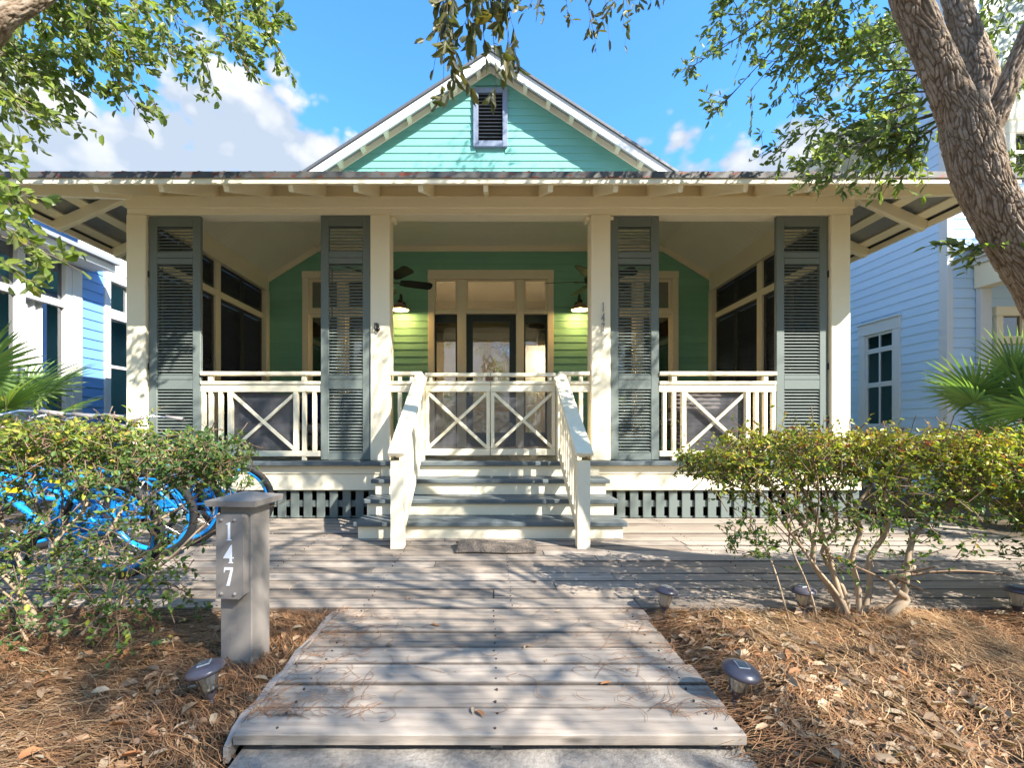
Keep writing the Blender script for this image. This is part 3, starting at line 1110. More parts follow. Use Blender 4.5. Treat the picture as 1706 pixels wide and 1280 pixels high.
# gates
for s in (-1, 1):
    xa, xb = (s * .003, s * .712)
    x0, x1 = min(xa, xb), max(xa, xb)
    r = part('gate', MB().box(x0, x1, RY0 - .015, RY0 + .06, fz(627), fz(621), .005), CREAM)
    obj('rail', MB().box(x0, x1, RY0 - .008, RY0 + .056, fz(640), fz(635), .004), CREAM, r)
    obj('rail', MB().box(x0, x1, RY0 + .004, RY0 + .05, fz(652.6), fz(640.3), .004), CREAM, r)
    obj('rail', MB().box(x0, x1, RY0 + .002, RY0 + .052, fz(759.3), fz(748.8), .004), CREAM, r)
    cross_panel(r, x0 + .002, x1 - .002, fz(748.6), fz(652.8), RY0, .038, .034)
    for xx in (x0 + .06, x1 - .06):
        obj('spacer_block', MB().box(xx - .018, xx + .018, RY0 + .0, RY0 + .045, fz(634.8), fz(627.2), .003), CREAM, r)
    if s < 0:
        obj('latch', MB().box(-.055, .03, RY0 - .02, RY0 - .002, fz(634), fz(628), .004), plain('rust_latch', (.16, .08, .04), .7), r)

# --- stairs
TR = [(3.95, .151), (4.245, .302), (4.535, .456)]
stairs = part('stairs', MB().prism([(0, -.02), (0, .0)] + [(0, .0)] if False else [(0, 0), (.02, 0), (.02, .5), (0, .5)], 4.7, 4.72), CREAM)
for i, (y, zt) in enumerate(TR):
    hw = 1.185
    for (ya, yb) in ((y, y + .15), (y + .154, y + .33)):
        obj('tread', MB().box(-hw, hw, ya, yb, zt - .04, zt, .006), TREADM, stairs)
    obj('riser', MB().box(-hw + .035, hw - .035, y + .03, y + .052, (0.002 if i == 0 else TR[i - 1][1] + .001), zt - .041, .003), CREAM, stairs)
    for s in (-1, 1):
        obj('stair_cheek', MB().box(s * (hw - .036), s * (hw - .06), y + .053, 4.86, (0.002 if i == 0 else TR[i - 1][1] + .001), zt - .042, .003), CREAM, stairs)
obj('riser', MB().box(-1.15, 1.15, 4.838, 4.8615, TR[2][1] + .001, ZF - .043, .003), CREAM, stairs)
for s in (-1, 1):
    xc = s * .745
    nb = Vector((xc, 3.70, 0)); hb = Vector((xc, 3.62, fz(715) + (715 - 758) / FPX * 3.62)); ht = Vector((xc, 4.94, fz(628)))
    r = part('stair_railing', MB().beam(hb, ht, .14, .036, up=(0, 0, 1), ch=.006), CREAM)
    obj('newel_post', MB().prism([(xc - .05, .0), (xc + .05, .0), (xc + .05, .70), (xc - .05, .70)], 3.65, 3.75), CREAM, r)
    d = (ht - hb)
    lo0 = hb + d * .06 - Vector((0, 0, .62)); lo1 = ht - Vector((0, 0, .66))
    obj('rail', MB().beam(hb + d * .07 - Vector((0, 0, .055)), ht - Vector((0, 0, .055)), .05, .07, up=(0, 0, 1), ch=.004), CREAM, r)
    obj('rail', MB().beam((xc, 3.752, .08), (xc, 4.86, .08 + 1.108 * d.z / d.y), .05, .10, up=(0, 0, 1), ch=.004), CREAM, r)
    for k in range(9):
        y = 3.86 + k * .113
        f = (y - hb.y) / d.y
        zt = hb.z + d.z * f - .085
        zb = .08 + (y - 3.752) * d.z / d.y + .04
        obj('baluster', MB().box(xc - .02, xc + .02, y - .02, y + .02, zb, zt, .003), CREAM, r)

# ------------------------------------------------------------------ roof
EY, EX, EZ = 4.115, 4.77, 3.262
S1 = .45


def rust_mat():
    m, nt, b = base_mat('rusty_drip_edge')
    n = nz(nt, mapped(nt, (3.5, 1, 9)), 3.0, 5, .6)
    f = NN(nt, 'ShaderNodeMapRange')
    f.inputs['From Min'].default_value = .585
    f.inputs['From Max'].default_value = .62
    nt.links.new(n, f.inputs['Value'])
    n2 = nz(nt, mapped(nt, (1, 1, 1)), 12, 5)
    c = mixc(nt, n2, (.035, .034, .032), (.12, .115, .105))
    c = mixc(nt, f.outputs[0], c, (.13, .032, .014))
    nt.links.new(c, b.inputs['Base Color'])
    b.inputs['Roughness'].default_value = .6
    b.inputs['Metallic'].default_value = .2
    return m


RUST = rust_mat()


def slab(poly, t):
    n = len(poly)
    vs = [Vector(p) for p in poly] + [Vector(p) - Vector((0, 0, t)) for p in poly]
    fs = [tuple(range(n)), tuple(range(2 * n - 1, n - 1, -1))]
    for i in range(n):
        j = (i + 1) % n
        fs.append((j, i, n + i, n + j))
    return vs, fs


zr = lambda d: EZ + S1 * d
rf = MB()
D = BYW - .002 - EY
rf.add(*slab([(-EX, EY, EZ), (EX, EY, EZ), (EX - D, EY + D, zr(D)), (-EX + D, EY + D, zr(D))], .012))
for s in (-1, 1):
    p = [(s * EX, EY, EZ), (s * EX, EY + D, EZ), (s * (EX - D), EY + D, zr(D))]
    rf.add(*slab(p if s > 0 else p[::-1], .012))
    p = [(s * EX, EY + D, EZ), (s * EX, 16.3, EZ), (s * 3.4, 16.3, zr(EX - 3.4)), (s * 3.4, EY + D, zr(EX - 3.4))]
    rf.add(*slab(p if s > 0 else p[::-1], .012))
porch_roof = part('porch_roof', rf, GALV)
# standing ribs on the sheets
rb = MB()
x = -EX + .1
while x < EX:
    L = min(D, EX - abs(x)) - .02
    if L > .15:
        rb.beam((x, EY + .004, EZ + .006), (x, EY + L, zr(L) + .006), .022, .018)
    x += .228
obj('roof_ribs', rb, GALV, porch_roof, kind='stuff')
obj('drip_edge', MB().box(-EX, EX, EY - .012, EY - .002, 3.208, EZ + .002), RUST, porch_roof)
for s in (-1, 1):
    obj('drip_edge', MB().box(s * (EX + .002), s * (EX + .012), EY - .012, 16.3, 3.208, EZ + .002), RUST, porch_roof)
    obj('fascia', MB().box(s * (EX - .025), s * EX, EY + .026, 16.2, 3.15, 3.215, .003), CREAM, porch_roof)
obj('fascia', MB().box(-EX + .002, EX - .002, EY, EY + .025, 3.161, 3.214, .003), CREAM, porch_roof)
# front soffit boards above the rafters
sf = MB()
a0, a1 = .03, .98
sf.add(*slab([(-EX + a0 + .03, EY + a0, zr(a0) - .035), (EX - a0 - .03, EY + a0, zr(a0) - .035), (EX - a1, EY + a1, zr(a1) - .035), (-EX + a1, EY + a1, zr(a1) - .035)], .015))
obj('soffit', sf, CREAM, porch_roof)
obj('blocking_board', MB().box(-3.9, 3.9, FY + .06, FY + .085, fz(326) - .01, zr(FY + .07 - EY) - .052), CREAM, porch_roof)
for k in range(17):
    x = (160 + k * 108.2 * 13 / 13 - 817) / FPX * 4.16
    if k > 16: break
    if abs(x) > 4.0: continue
    obj('rafter', MB().beam((x, EY + .03, 3.165), (x, FY + .05, 3.165 + S1 * (FY + .02 - EY)), .045, .115, ch=.004), CREAM, porch_roof)
for s in (-1, 1):
    obj('hip_rafter', MB().beam((s * (EX - .06), EY + .06, 3.17), (s * 3.85, 5.02, 3.17 + .43 * .85), .055, .13, ch=.004), CREAM, porch_roof)
    for y in (5.005, 5.78, 6.55, 7.32):
        obj('rafter', MB().beam((s * (EX - .03), y, 3.165), (s * 3.84, y, 3.165 + S1 * .9), .06, .115, ch=.004), CREAM, porch_roof)
    for d in (.09, .36, .64, .90):
        zz = zr(d) - .033
        m = Matrix.Translation((s * (EX - d), 0, zz)) @ Matrix.Rotation(s * math.atan(S1), 4, 'Y')
        obj('purlin', MB().box(-.05, .05, EY + d + .05, 16, -.014, .014, .002, m), CREAM, porch_roof)

# main gable
AP = 7.16
S2 = .655
GY = 7.50
gab = part('gable', MB().prism([(-4.2, AP - .1 - S2 * 4.2), (4.2, AP - .1 - S2 * 4.2), (0, AP - .1)], BYW + .004, BYW + .15), GREEN)
GE = .128
z = 4.75
while z < 6.85:
    zt = z + GE + .012
    h0 = (AP - .09 - z) / S2
    h1 = max(.01, (AP - .09 - zt) / S2)
    vent = (5.66 < z + GE and z < 6.78)
    spans = [(-1, 1)] if not vent else [(-1, 0), (0, 1)]
    for sp in spans:
        xa0, xb0 = (-h0, h0) if not vent else ((-h0, -.25) if sp[0] < 0 else (.25, h0))
        xa1, xb1 = (-h1, h1) if not vent else ((-h1, min(-.25, -h1 + .01) if h1 < .26 else -.25) if sp[0] < 0 else ((max(.25, h1 - .01) if h1 < .26 else .25), h1))
        if xb0 - xa0 < .05: continue
        y = BYW
        mb = MB().add([(xa0, y, z), (xb0, y, z), (xb0, y - .019, z), (xa0, y - .019, z), (xa1, y, zt), (xb1, y, zt), (xb1, y - .006, zt), (xa1, y - .006, zt)],
                      [(0, 1, 2, 3), (3, 2, 6, 7), (4, 7, 6, 5), (0, 3, 7, 4), (1, 5, 6, 2)])
        obj('siding_board', mb, GREEN, gab)
    z += GE
v0, v1 = bz(247), bz(149)
vf = obj('gable_vent', MB().box(-.29, -.205, BYW - .06, BYW + .02, v0, v1, .004).box(.205, .29, BYW - .06, BYW + .02, v0, v1, .004)
         .box(-.204, .204, BYW - .058, BYW + .02, v1 - .085, v1 - .001, .004).box(-.204, .204, BYW - .058, BYW + .02, v0 + .001, v0 + .10, .004), paint('vent_paint', (.20, .24, .32), .5), gab)
n = 14
for k in range(n):
    zz = v0 + .12 + k * (v1 - v0 - .21) / (n - 1)
    m = Matrix.Translation((0, BYW - .02, zz)) @ Matrix.Rotation(R(38), 4, 'X')
    obj('slat', MB().box(-.204, .204, -.03, .03, -.005, .005, 0, m), paint('vent_slat', (.075, .09, .11), .5), vf) if k == 0 else None
sl0 = [o for o in COL.objects if o.parent == vf][0]
for k in range(1, n):
    inst('slat', sl0.data, vf, (0, 0, k * (v1 - v0 - .21) / (n - 1)))
obj('vent_back', MB().box(-.204, .204, BYW - .001, BYW + .003, v0 + .1, v1 - .08), plain('vent_dark', (.02, .02, .022), .9), vf)
mr = MB()
for s in (-1, 1):
    p = [(0, GY - .03, AP + .02), (s * 4.2, GY - .03, AP + .02 - S2 * 4.2), (s * 4.2, 16.3, AP + .02 - S2 * 4.2), (0, 16.3, AP + .02)]
    mr.add(*slab(p[::-1] if s > 0 else p, .045))
main_roof = part('main_roof', mr, plain('dark_metal_roof', (.12, .125, .13), .5, .4, .4, .2))
th = math.atan(S2)
for s in (-1, 1):
    def line(x, dz): return (s * x, AP + dz - S2 * x)
    # barge board, parallelogram in elevation
    pl = [line(0, -.03), line(3.55, -.03), line(3.55, -.19), line(0, -.19)]
    obj('barge_board', MB().prism(pl if s > 0 else pl[::-1], GY, GY + .035), WHITE, main_roof)
    pl = [line(0, -.028), line(3.5, -.028), line(3.5, -.05), line(0, -.05)]
    obj('rake_soffit', MB().prism(pl if s > 0 else pl[::-1], GY + .036, BYW - .001), GALV, main_roof)
    pl = [line(0, -.052), line(3.5, -.052), line(3.5, -.16), line(0, -.16)]
    obj('frieze_board', MB().prism(pl if s > 0 else pl[::-1], BYW - .042, BYW - .020), CREAM, main_roof)
    x = .2
    while x < 3.4:
        pl = [line(x - .032, -.052), line(x + .032, -.052), line(x + .032, -.145), line(x - .032, -.145)]
        obj('lookout', MB().prism(pl if s > 0 else pl[::-1], GY + .037, BYW - .043), CREAM, main_roof)
        x += .385
obj('ridge_cap', MB().beam((0, GY - .035, AP + .03), (0, 16.3, AP + .03), .16, .03), GALV, main_roof)

# ------------------------------------------------------------------ things on the porch
GLOW = bpy.data.materials.new('lamp_bulb')
GLOW.use_nodes = True
GLOW.node_tree.nodes['Principled BSDF'].inputs['Emission Color'].default_value = (1, .62, .22, 1)
GLOW.node_tree.nodes['Principled BSDF'].inputs['Emission Strength'].default_value = 6
SHADE = plain('tan_lamp_shade', (.30, .20, .12), .5, 0, .4, .2)
SHADEI = plain('lamp_shade_inside', (.80, .70, .50), .5)
for x, lab in ((-1.485, 'lit tan barn wall lamp between the door and the window behind the sofa'),
               (1.475, 'lit tan barn wall lamp between the door and the window behind the wicker chair')):
    zb = 2.915
    lp = thing('wall_lamp', lab, 'lamp', (x, BYW - .02, zb), 0, 'barn lamps beside the front door')
    cy = BYW - .25
    T = Matrix.Translation((x, cy, zb))
    prof = [(.142, 0), (.138, .02), (.12, .055), (.085, .085), (.05, .105), (.035, .125), (.0, .125)]
    obj('lamp_shade', MB().lathe(prof, 28, T), SHADE, lp, smooth=True)
    obj('shade_lining', MB().lathe([(.140, .001), (.134, .02), (.116, .052), (.08, .08), (.0, .10)], 28, T), SHADEI, lp, smooth=True)
    obj('bulb', MB().lathe([(.0, .018), (.02, .022), (.03, .045), (.022, .07), (.012, .09)], 16, T), GLOW, lp, smooth=True)
    arm = [(x, cy, zb + .12), (x, cy, zb + .20), (x, cy + .02, zb + .255), (x, cy + .08, zb + .285), (x, cy + .14, zb + .25), (x, cy + .17, zb + .16), (x, BYW - .03, zb + .14)]
    obj('gooseneck', MB().tube(arm, .013, 10), BLACKM, lp, smooth=True)
    obj('wall_plate', MB().lathe([(.0, .0), (.055, .0), (.055, .02), (.0, .02)], 20, Matrix.Translation((x, BYW - .02, zb + .14)) @ Matrix.Rotation(R(90), 4, 'X')), BLACKM, lp)
    obj('cap', MB().lathe([(.04, .12), (.042, .15), (.03, .17), (.0, .17)], 16, T), BLACKM, lp)
    ld = bpy.data.lights.new('lamp_light', 'POINT')
    ld.energy = 2.2
    ld.color = (1, .66, .26)
    ld.shadow_soft_size = .03
    lo = bpy.data.objects.new('lamp_light', ld)
    lo.location = (x, cy, zb + .012)
    link(lo, lp)

for x, ph, lab in ((-1.46, 22, 'black ceiling fan hung over the sofa end of the porch'), (1.42, 28, 'black ceiling fan hung over the wicker chair end of the porch')):
    y = 6.4
    zf = 3.02
    fn = thing('ceiling_fan', lab, 'fan', (x, y, zf), 0, 'porch ceiling fans')
    T = Matrix.Translation((x, y, zf))
    obj('motor', MB().lathe([(0, -.06), (.06, -.055), (.10, -.02), (.11, .04), (.09, .09), (.03, .12), (0, .12)], 24, T), BLACKM, fn, smooth=True)
    obj('downrod', MB().tube([(x, y, zf + .1), (x, y, zc1 - .05)], .014, 10), BLACKM, fn)
    obj('canopy', MB().lathe([(.0, zc1 - zf - .07), (.05, zc1 - zf - .07), (.07, zc1 - zf - .002), (0, zc1 - zf - .002)], 20, T), BLACKM, fn)
    for k in range(5):
        m = T @ Matrix.Rotation(R(ph + 72 * k), 4, 'Z') @ Matrix.Rotation(R(-17), 4, 'X')
        mb = MB()
        pl = [(.20, -.055), (.30, -.078), (.62, -.085), (.655, -.06), (.665, 0), (.655, .06), (.62, .085), (.30, .078), (.20, .055)]
        vs = [m @ Vector((a, b, .004)) for a, b in pl] + [m @ Vector((a, b, -.004)) for a, b in pl]
        nn = len(pl)
        mb.add(vs, [tuple(range(nn)), tuple(range(2 * nn - 1, nn - 1, -1))] + [((i + 1) % nn, i, nn + i, nn + (i + 1) % nn) for i in range(nn)])
        mb.beam(m @ Vector((.08, 0, -.01)), m @ Vector((.25, 0, -.008)), .03, .008)
        obj('blade', mb, BLACKM, fn)


def cushion(name, c, sx, sy, sz, rot, mat, parent=None, puff=.35, local=False):
    n = 10
    vs = []
    fs = []
    M_ = Matrix.Translation(c) @ Euler(rot).to_matrix().to_4x4()
    for side in (1, -1):
        for j in range(n + 1):
            for i in range(n + 1):
                u = i / n * 2 - 1; v = j / n * 2 - 1
                e = (1 - abs(u) ** 3.5) * (1 - abs(v) ** 3.5)
                zz = side * (sz / 2) * (.25 + .75 * max(e, 0) ** puff) if e > 1e-6 else side * sz * .10
                pin = 1 - .04 * (u * u * v * v) + .0
                vs.append(M_ @ Vector((u * sx / 2 * pin, v * sy / 2 * pin, zz)))
    N = (n + 1) ** 2
    for j in range(n):
        for i in range(n):
            a = j * (n + 1) + i
            fs.append((a, a + 1, a + n + 2, a + n + 1))
            fs.append((N + a, N + a + n + 1, N + a + n + 2, N + a + 1))
    edge = [i for i in range(n)] + [n + (n + 1) * j for j in range(n)] + [n * (n + 1) + n - i for i in range(n)] + [(n - j) * (n + 1) for j in range(n)]
    for k in range(len(edge)):
        a = edge[k]; b = edge[(k + 1) % len(edge)]
        fs.append((b, a, N + a, N + b))
    return obj(name, MB().add(vs, fs), mat, parent, smooth=True, local=local)


CUSH = plain('grey_cushion', (.36, .34, .37), .9, 0, .2, .12)
NAVY = plain('navy_pillow', (.018, .028, .10), .9, 0, .2, .2)
WICK = plain('grey_wicker', (.17, .145, .135), .85, 0, .2, .45)
sofa = thing('porch_sofa', 'grey cushioned outdoor sofa with dark frame behind the railing beside the bicycles', 'sofa', (-2.75, 6.75, ZF))
obj('sofa_frame', MB().box(-3.6, -1.75, 6.4, 7.2, ZF + .10, ZF + .26, .01).box(-3.66, -3.6, 6.4, 7.25, ZF, ZF + .55, .01).box(-1.75, -1.69, 6.4, 7.25, ZF, ZF + .55, .01).box(-3.6, -1.75, 7.18, 7.25, ZF + .26, ZF + .68, .01), WICK, sofa)
for k in range(2):
    cushion('seat_cushion', (-3.135 + k * .92, 6.78, ZF + .34), .90, .76, .17, (0, 0, 0), CUSH, sofa)
    cushion('back_cushion', (-3.135 + k * .92, 7.10, ZF + .64), .88, .46, .17, (R(78), 0, 0), CUSH, sofa)
for (x, y, rz, lab) in ((-3.42, 6.72, 14, 'navy square pillow leaning in the sofa corner by the charcoal screen'), (-2.62, 6.85, -4, 'navy square pillow at the middle of the porch sofa'), (-2.0, 6.76, -12, 'navy square pillow leaning at the sofa end near the door')):
    p = cushion('pillow', (x, y, ZF + .66), .46, .46, .15, (R(70), 0, R(rz)), NAVY)
    tag(p, lab, 'pillow', 'navy pillows on the porch sofa')
chair = thing('wicker_chair', 'grey brown wicker lounge chair with its back to the railing', 'chair', (2.55, 5.75, ZF))
wb = MB()
for k in range(15):
    z = ZF + .12 + k * .047
    wb.tube([(2.16 + .008 * math.sin(i * 1.57 + k * 3.14), 5.42 + .004 * ((i + k) % 2) - .05 * (z - ZF), z) if i == 0 else (2.16 + i * .078, 5.42 + .012 * ((i + k) % 2) - .05 * (z - ZF), z) for i in range(11)], .025, 6)
obj('chair_back', wb, WICK, chair, smooth=True)
obj('chair_seat', MB().box(2.16, 2.94, 5.46, 6.1, ZF + .22, ZF + .36, .02), WICK, chair)
for xx in (2.14, 2.90):
    obj('armrest', MB().box(xx, xx + .07, 5.45, 6.1, ZF + .55, ZF + .60, .01).box(xx + .01, xx + .06, 6.03, 6.09, ZF, ZF + .55, .005), WICK, chair)
    obj('leg', MB().box(xx + .01, xx + .06, 5.44, 5.49, ZF, ZF + .30, .005), WICK, chair)
cushion('seat_cushion', (2.55, 5.78, ZF + .42), .72, .62, .13, (0, 0, 0), CUSH, chair)
st = thing('side_table', 'small dark round side table beside the wicker chair', 'table', (1.98, 5.75, ZF))
T = Matrix.Translation((1.98, 5.75, ZF))
obj('table_top', MB().lathe([(0, .50), (.17, .50), (.17, .525), (0, .525)], 24, T), DARKL, st)
obj('table_leg', MB().lathe([(.02, .015), (.02, .5)], 10, T).lathe([(0, 0), (.12, 0), (.12, .015), (0, .015)], 20, T), DARKL, st)

# hook on the inner post, house number on the other
hk = MB()
xh, yh, zh = fx(629), FY - .012, fz(545)
hk.tube([(xh - .03, yh, zh + .04), (xh - .02, yh - .015, zh + .02), (xh - .025, yh - .02, zh - .02), (xh - .02, yh, zh - .045)], .006, 6)
hk.tube([(xh - .028, yh, zh + .03), (xh, yh - .02, zh + .035), (xh + .02, yh - .02, zh + .01), (xh + .028, yh - .01, zh - .03), (xh + .01, yh, zh - .045)], .006, 6)
hk.tube([(xh - .02, yh, zh - .03), (xh, yh - .02, zh - .02), (xh + .03, yh - .02, zh - .04)], .007, 6)
hk.box(xh - .012, xh + .012, yh + .004, yh + .012, zh - .05, zh + .04)
tag(obj('post_hook', hk, BLACKM), 'small black wrought iron hook screwed to the cream porch post', 'hook')

DIG = {
    '1': [[(-.10, .0), (.22, .0), (.22, .05), (.13, .06), (.13, 1.0), (.08, 1.0), (-.14, .90), (-.14, .86), (-.02, .88), (-.02, .06), (-.10, .05)]],
    '4': [[(.02, 0), (.34, 0), (.34, .05), (.26, .06), (.26, .26), (.38, .26), (.38, .33), (.26, .33), (.26, 1.0), (.20, 1.0), (-.34, .32), (-.34, .26), (.10, .26), (.10, .06), (.02, .05)]],
    '7': [[(-.13, 0), (.09, 0), (.33, .90), (.33, 1.0), (-.28, 1.0), (-.32, .72), (-.27, .72), (-.20, .86), (.17, .86)]],
}


def digit_obj(ch, loc, h, depth, mat, parent=None, rotz=0, wide=1.0):
    mb = MB()
    M_ = Matrix.Translation(loc) @ Matrix.Rotation(rotz, 4, 'Z')
    for poly in DIG[ch]:
        mb.prism([(x * h * wide, z * h) for x, z in poly], -depth, 0, M_)
    if ch == '4':
        pass
    return obj('number', mb, mat, parent)


num = thing('house_number', 'pale metal house number 147 running down the cream porch post', 'number', (fx(1005), FY - .01, fz(528)))
NUMM = plain('pale_metal', (.24, .24, .27), .4, .6)
for ch, y in (('1', 519), ('4', 536), ('7', 553)):
    digit_obj(ch, (fx(1004), FY - .010, fz(y)), .095, .012, NUMM, num, 0, .55)

# ------------------------------------------------------------------ neighbouring houses
LAPL = lap_mesh('siding_board_blue', .15, BLUEL)
LAPR = lap_mesh('siding_board_pale', .15, BLUER)
XL = -6.2
lh = thing('blue_cottage', 'cornflower blue clapboard cottage with white trim and screened porch', 'house', (-7.5, 8, 0))
lp_ = lambda n, mb, m, p=None: obj(n, mb, m, p if p is not None else lh)
wl = lp_('wall', MB().box(XL - .2, XL - .003, 6.94, 7.37, -.1, 3.75).box(XL - .2, XL - .003, 7.37, 8.35, -.1, 1.2).box(XL - .2, XL - .003, 7.37, 8.35, 3.48, 3.75).box(XL - .2, XL - .003, 8.35, 13, -.1, 3.75), BLUEL)
z = -.05
while z < 3.5:
    if z < 1.1 or z > 3.44:
        inst('siding_board', LAPL, wl, (XL, 6.94, z), (0, 0, R(90)), (3.5, 1, 1))
    else:
        inst('siding_board', LAPL, wl, (XL, 6.94, z), (0, 0, R(90)), (.45, 1, 1))
        inst('siding_board', LAPL, wl, (XL, 8.33, z), (0, 0, R(90)), (2.1, 1, 1))
    z += .15
lp_('frieze_board', MB().box(XL - .01, XL + .035, 6.9, 12, 3.52, 3.8, .004), WHITE)
lp_('corner_board', MB().box(XL - .2, XL + .03, 6.78, 6.938, -.1, 3.37, .004), WHITE)
w = lp_('window', MB().box(XL - .05, XL + .04, 7.34, 7.45, 1.2, 3.36, .004).box(XL - .05, XL + .04, 8.25, 8.36, 1.2, 3.36, .004)
        .box(XL - .05, XL + .044, 7.33, 8.37, 3.362, 3.5, .004).box(XL - .05, XL + .07, 7.30, 8.40, 1.12, 1.198, .004)
        .box(XL - .05, XL + .02, 7.452, 8.248, 2.76, 2.92, .004).box(XL - .05, XL + .01, 7.452, 8.248, 1.95, 2.0, .004)
        .box(XL - .05, XL + .01, 7.84, 7.87, 2.922, 3.36, .003), WHITE)
obj('pane', MB().box(XL - .04, XL - .034, 7.452, 7.838, 2.922, 3.36), GLASSD, w)
obj('pane', MB().box(XL - .04, XL - .034, 7.872, 8.248, 2.922, 3.36), GLASSD, w)
obj('pane', MB().box(XL - .04, XL - .034, 7.452, 8.248, 2.0, 2.76), GLASSD, w)
obj('pane', MB().box(XL - .04, XL - .034, 7.452, 8.248, 1.2, 1.95), GLASSD, w)
obj('blind', MB().box(XL - .07, XL - .06, 7.452, 8.248, 1.2, 2.8), plain('pale_blind', (.55, .62, .66), .8), w)
# screened porch with curtains
for y in (4.3, 5.15, 6.0, 6.68):
    lp_('porch_post', MB().box(XL - .12, XL + .02, y, y + .10, -.1, 3.37, .005), WHITE)
for ya, yb in ((4.402, 5.148), (5.252, 5.998), (6.102, 6.678)):
    lp_('porch_rail', MB().box(XL - .09, XL + .0, ya, yb, 2.72, 2.82, .004), WHITE)
    lp_('porch_rail', MB().box(XL - .09, XL + .0, ya, yb, .55, .72, .004), WHITE)
    lp_('screen_pane', MB().box(XL - .05, XL - .044, ya, yb, 2.82, 3.37), GLASSD)
    lp_('screen_pane', MB().box(XL - .05, XL - .044, ya + (yb - ya) * .62, yb, .72, 2.72), GLASSD)
    cu = MB()
    yy = ya + .02
    pts = []
    while yy < ya + (yb - ya) * .62:
        pts.append((XL - .09 + .02 * math.sin(yy * 60), yy))
        yy += .02
    vs = [(a, b, .72) for a, b in pts] + [(a, b, 2.72) for a, b in pts]
    n = len(pts)
    lp_('curtain', MB().add(vs, [(i, i + 1, n + i + 1, n + i) for i in range(n - 1)]), plain('curtain_cloth', (.62, .60, .57), .9))
lp_('porch_back', MB().box(XL - 2.4, XL - 2.3, 4.0, 6.8, -.1, 3.4).box(XL - 2.3, XL - .2, 6.80, 6.93, -.1, 3.4), BLUEL)
lp_('porch_base', MB().box(XL - 2.2, XL - .01, 4.0, 6.77, -.1, .55), WHITE)
lr = lp_('roof', MB().add(*slab([(-5.72, 3.6, 3.53), (-5.72, 7.08, 3.53), (-8.6, 7.08, 4.25), (-8.6, 3.6, 4.25)], .03)), GALV)
obj('fascia', MB().box(-5.80, -5.765, 3.6, 7.05, 3.365, 3.495, .004), WHITE, lr)
obj('gutter', MB().box(-5.762, -5.68, 3.6, 7.05, 3.46, 3.52, .004), plain('grey_gutter', (.35, .36, .37), .5, .3), lr)
obj('soffit', MB().box(-6.4, -5.802, 3.6, 7.05, 3.38, 3.40), WHITE, lr)
up = lp_('upper_wall', MB().box(-7.6, -7.2, 7.1, 13, 3.6, 4.6), BLUEL)
z = 3.6
while z < 4.5:
    inst('siding_board', LAPL, up, (-7.2, 7.1, z), (0, 0, R(90)), (5.9, 1, 1))
    z += .15
lp_('upper_trim', MB().box(-7.21, -7.16, 7.1, 13, 4.3, 4.6).box(-7.21, -7.15, 9.3, 9.6, 3.6, 4.29), WHITE)
lp_('upper_roof', MB().add(*slab([(-6.7, 7.0, 4.5), (-6.7, 13.4, 4.5), (-10, 13.4, 5.3), (-10, 7.0, 5.3)], .1)), GALV)

XR = 6.9
YR = 6.93
rh = thing('pale_blue_house', 'tall pale blue clapboard house with cream trim and front porch', 'house', (9, 9, 0))
rp = lambda n, mb, m, p=None: obj(n, mb, m, p if p is not None else rh)
ryp = lambda p: XR * FPX / (p - 817)
WY0, WY1 = ryp(1502.5), ryp(1434)
zw0, zw1 = 1.005, EYE + (715 - 538) / FPX * ryp(1470) + .03
sw = rp('wall', MB().box(XR + .003, XR + .2, YR + .1, WY0 + .05, -.1, 6).box(XR + .003, XR + .2, WY1 - .05, 15, -.1, 6).box(XR + .003, XR + .2, WY0 + .05, WY1 - .05, zw1 - .05, 6).box(XR + .003, XR + .2, WY0 + .05, WY1 - .05, -.1, zw0 + .05), BLUER)
z = -.06
while z < 5.9:
    if z + .15 > zw0 + .03 and z < zw1 - .03:
        inst('siding_board', LAPR, sw, (XR, WY0 + .03, z), (0, 0, R(-90)), (WY0 + .03 - YR - .09, 1, 1))
        inst('siding_board', LAPR, sw, (XR, 15, z), (0, 0, R(-90)), (15 - WY1 + .03, 1, 1))
    else:
        inst('siding_board', LAPR, sw, (XR, 15, z), (0, 0, R(-90)), (15 - YR - .09, 1, 1))
    z += .15
rp('corner_board', MB().box(XR - .03, XR + .07, YR - .03, YR + .10, -.1, 9, .004), WHITE)
# side window
wz = zw1 - zw0
w = rp('window', MB().box(XR - .045, XR + .06, WY0, WY0 + .13, zw0, zw1 - .20, .004).box(XR - .045, XR + .06, WY1 - .13, WY1, zw0, zw1 - .2, .004)
       .box(XR - .048, XR + .06, WY0 - .004, WY1 + .004, zw1 - .198, zw1, .004).box(XR - .07, XR + .06, WY0 - .02, WY1 + .02, zw1 + .001, zw1 + .03, .004)
       .box(XR - .05, XR + .06, WY0 - .002, WY1 + .002, zw0 - .17, zw0 - .001, .004), WHITE)
ya, yb = WY0 + .132, WY1 - .132
ym = (ya + yb) / 2
zs = [zw0, zw0 + wz * .40, zw0 + wz * .73, zw1 - .20]
for k in range(3):
    a, b = zs[k] + .002, zs[k + 1] - .002
    f = .04
    obj('window_sash', MB().box(XR - .02, XR + .02, ya, ya + f, a, b, .003).box(XR - .02, XR + .02, yb - f, yb, a, b, .003)
        .box(XR - .02, XR + .02, ya + f, yb - f, a, a + f, .003).box(XR - .02, XR + .02, ya + f, yb - f, b - f, b, .003)
        .box(XR - .015, XR + .015, ym - .012, ym + .012, a + f, b - f), WHITE, w)
    for (u, v) in ((ya + f, ym - .012), (ym + .012, yb - f)):
        obj('pane', MB().box(XR, XR + .006, u, v, a + f, b - f), GLASSD, w)
obj('curtain', MB().box(XR + .14, XR + .15, ya, ym + .05, zs[0], zs[2]), plain('window_curtain', (.16, .22, .22), .9), w)
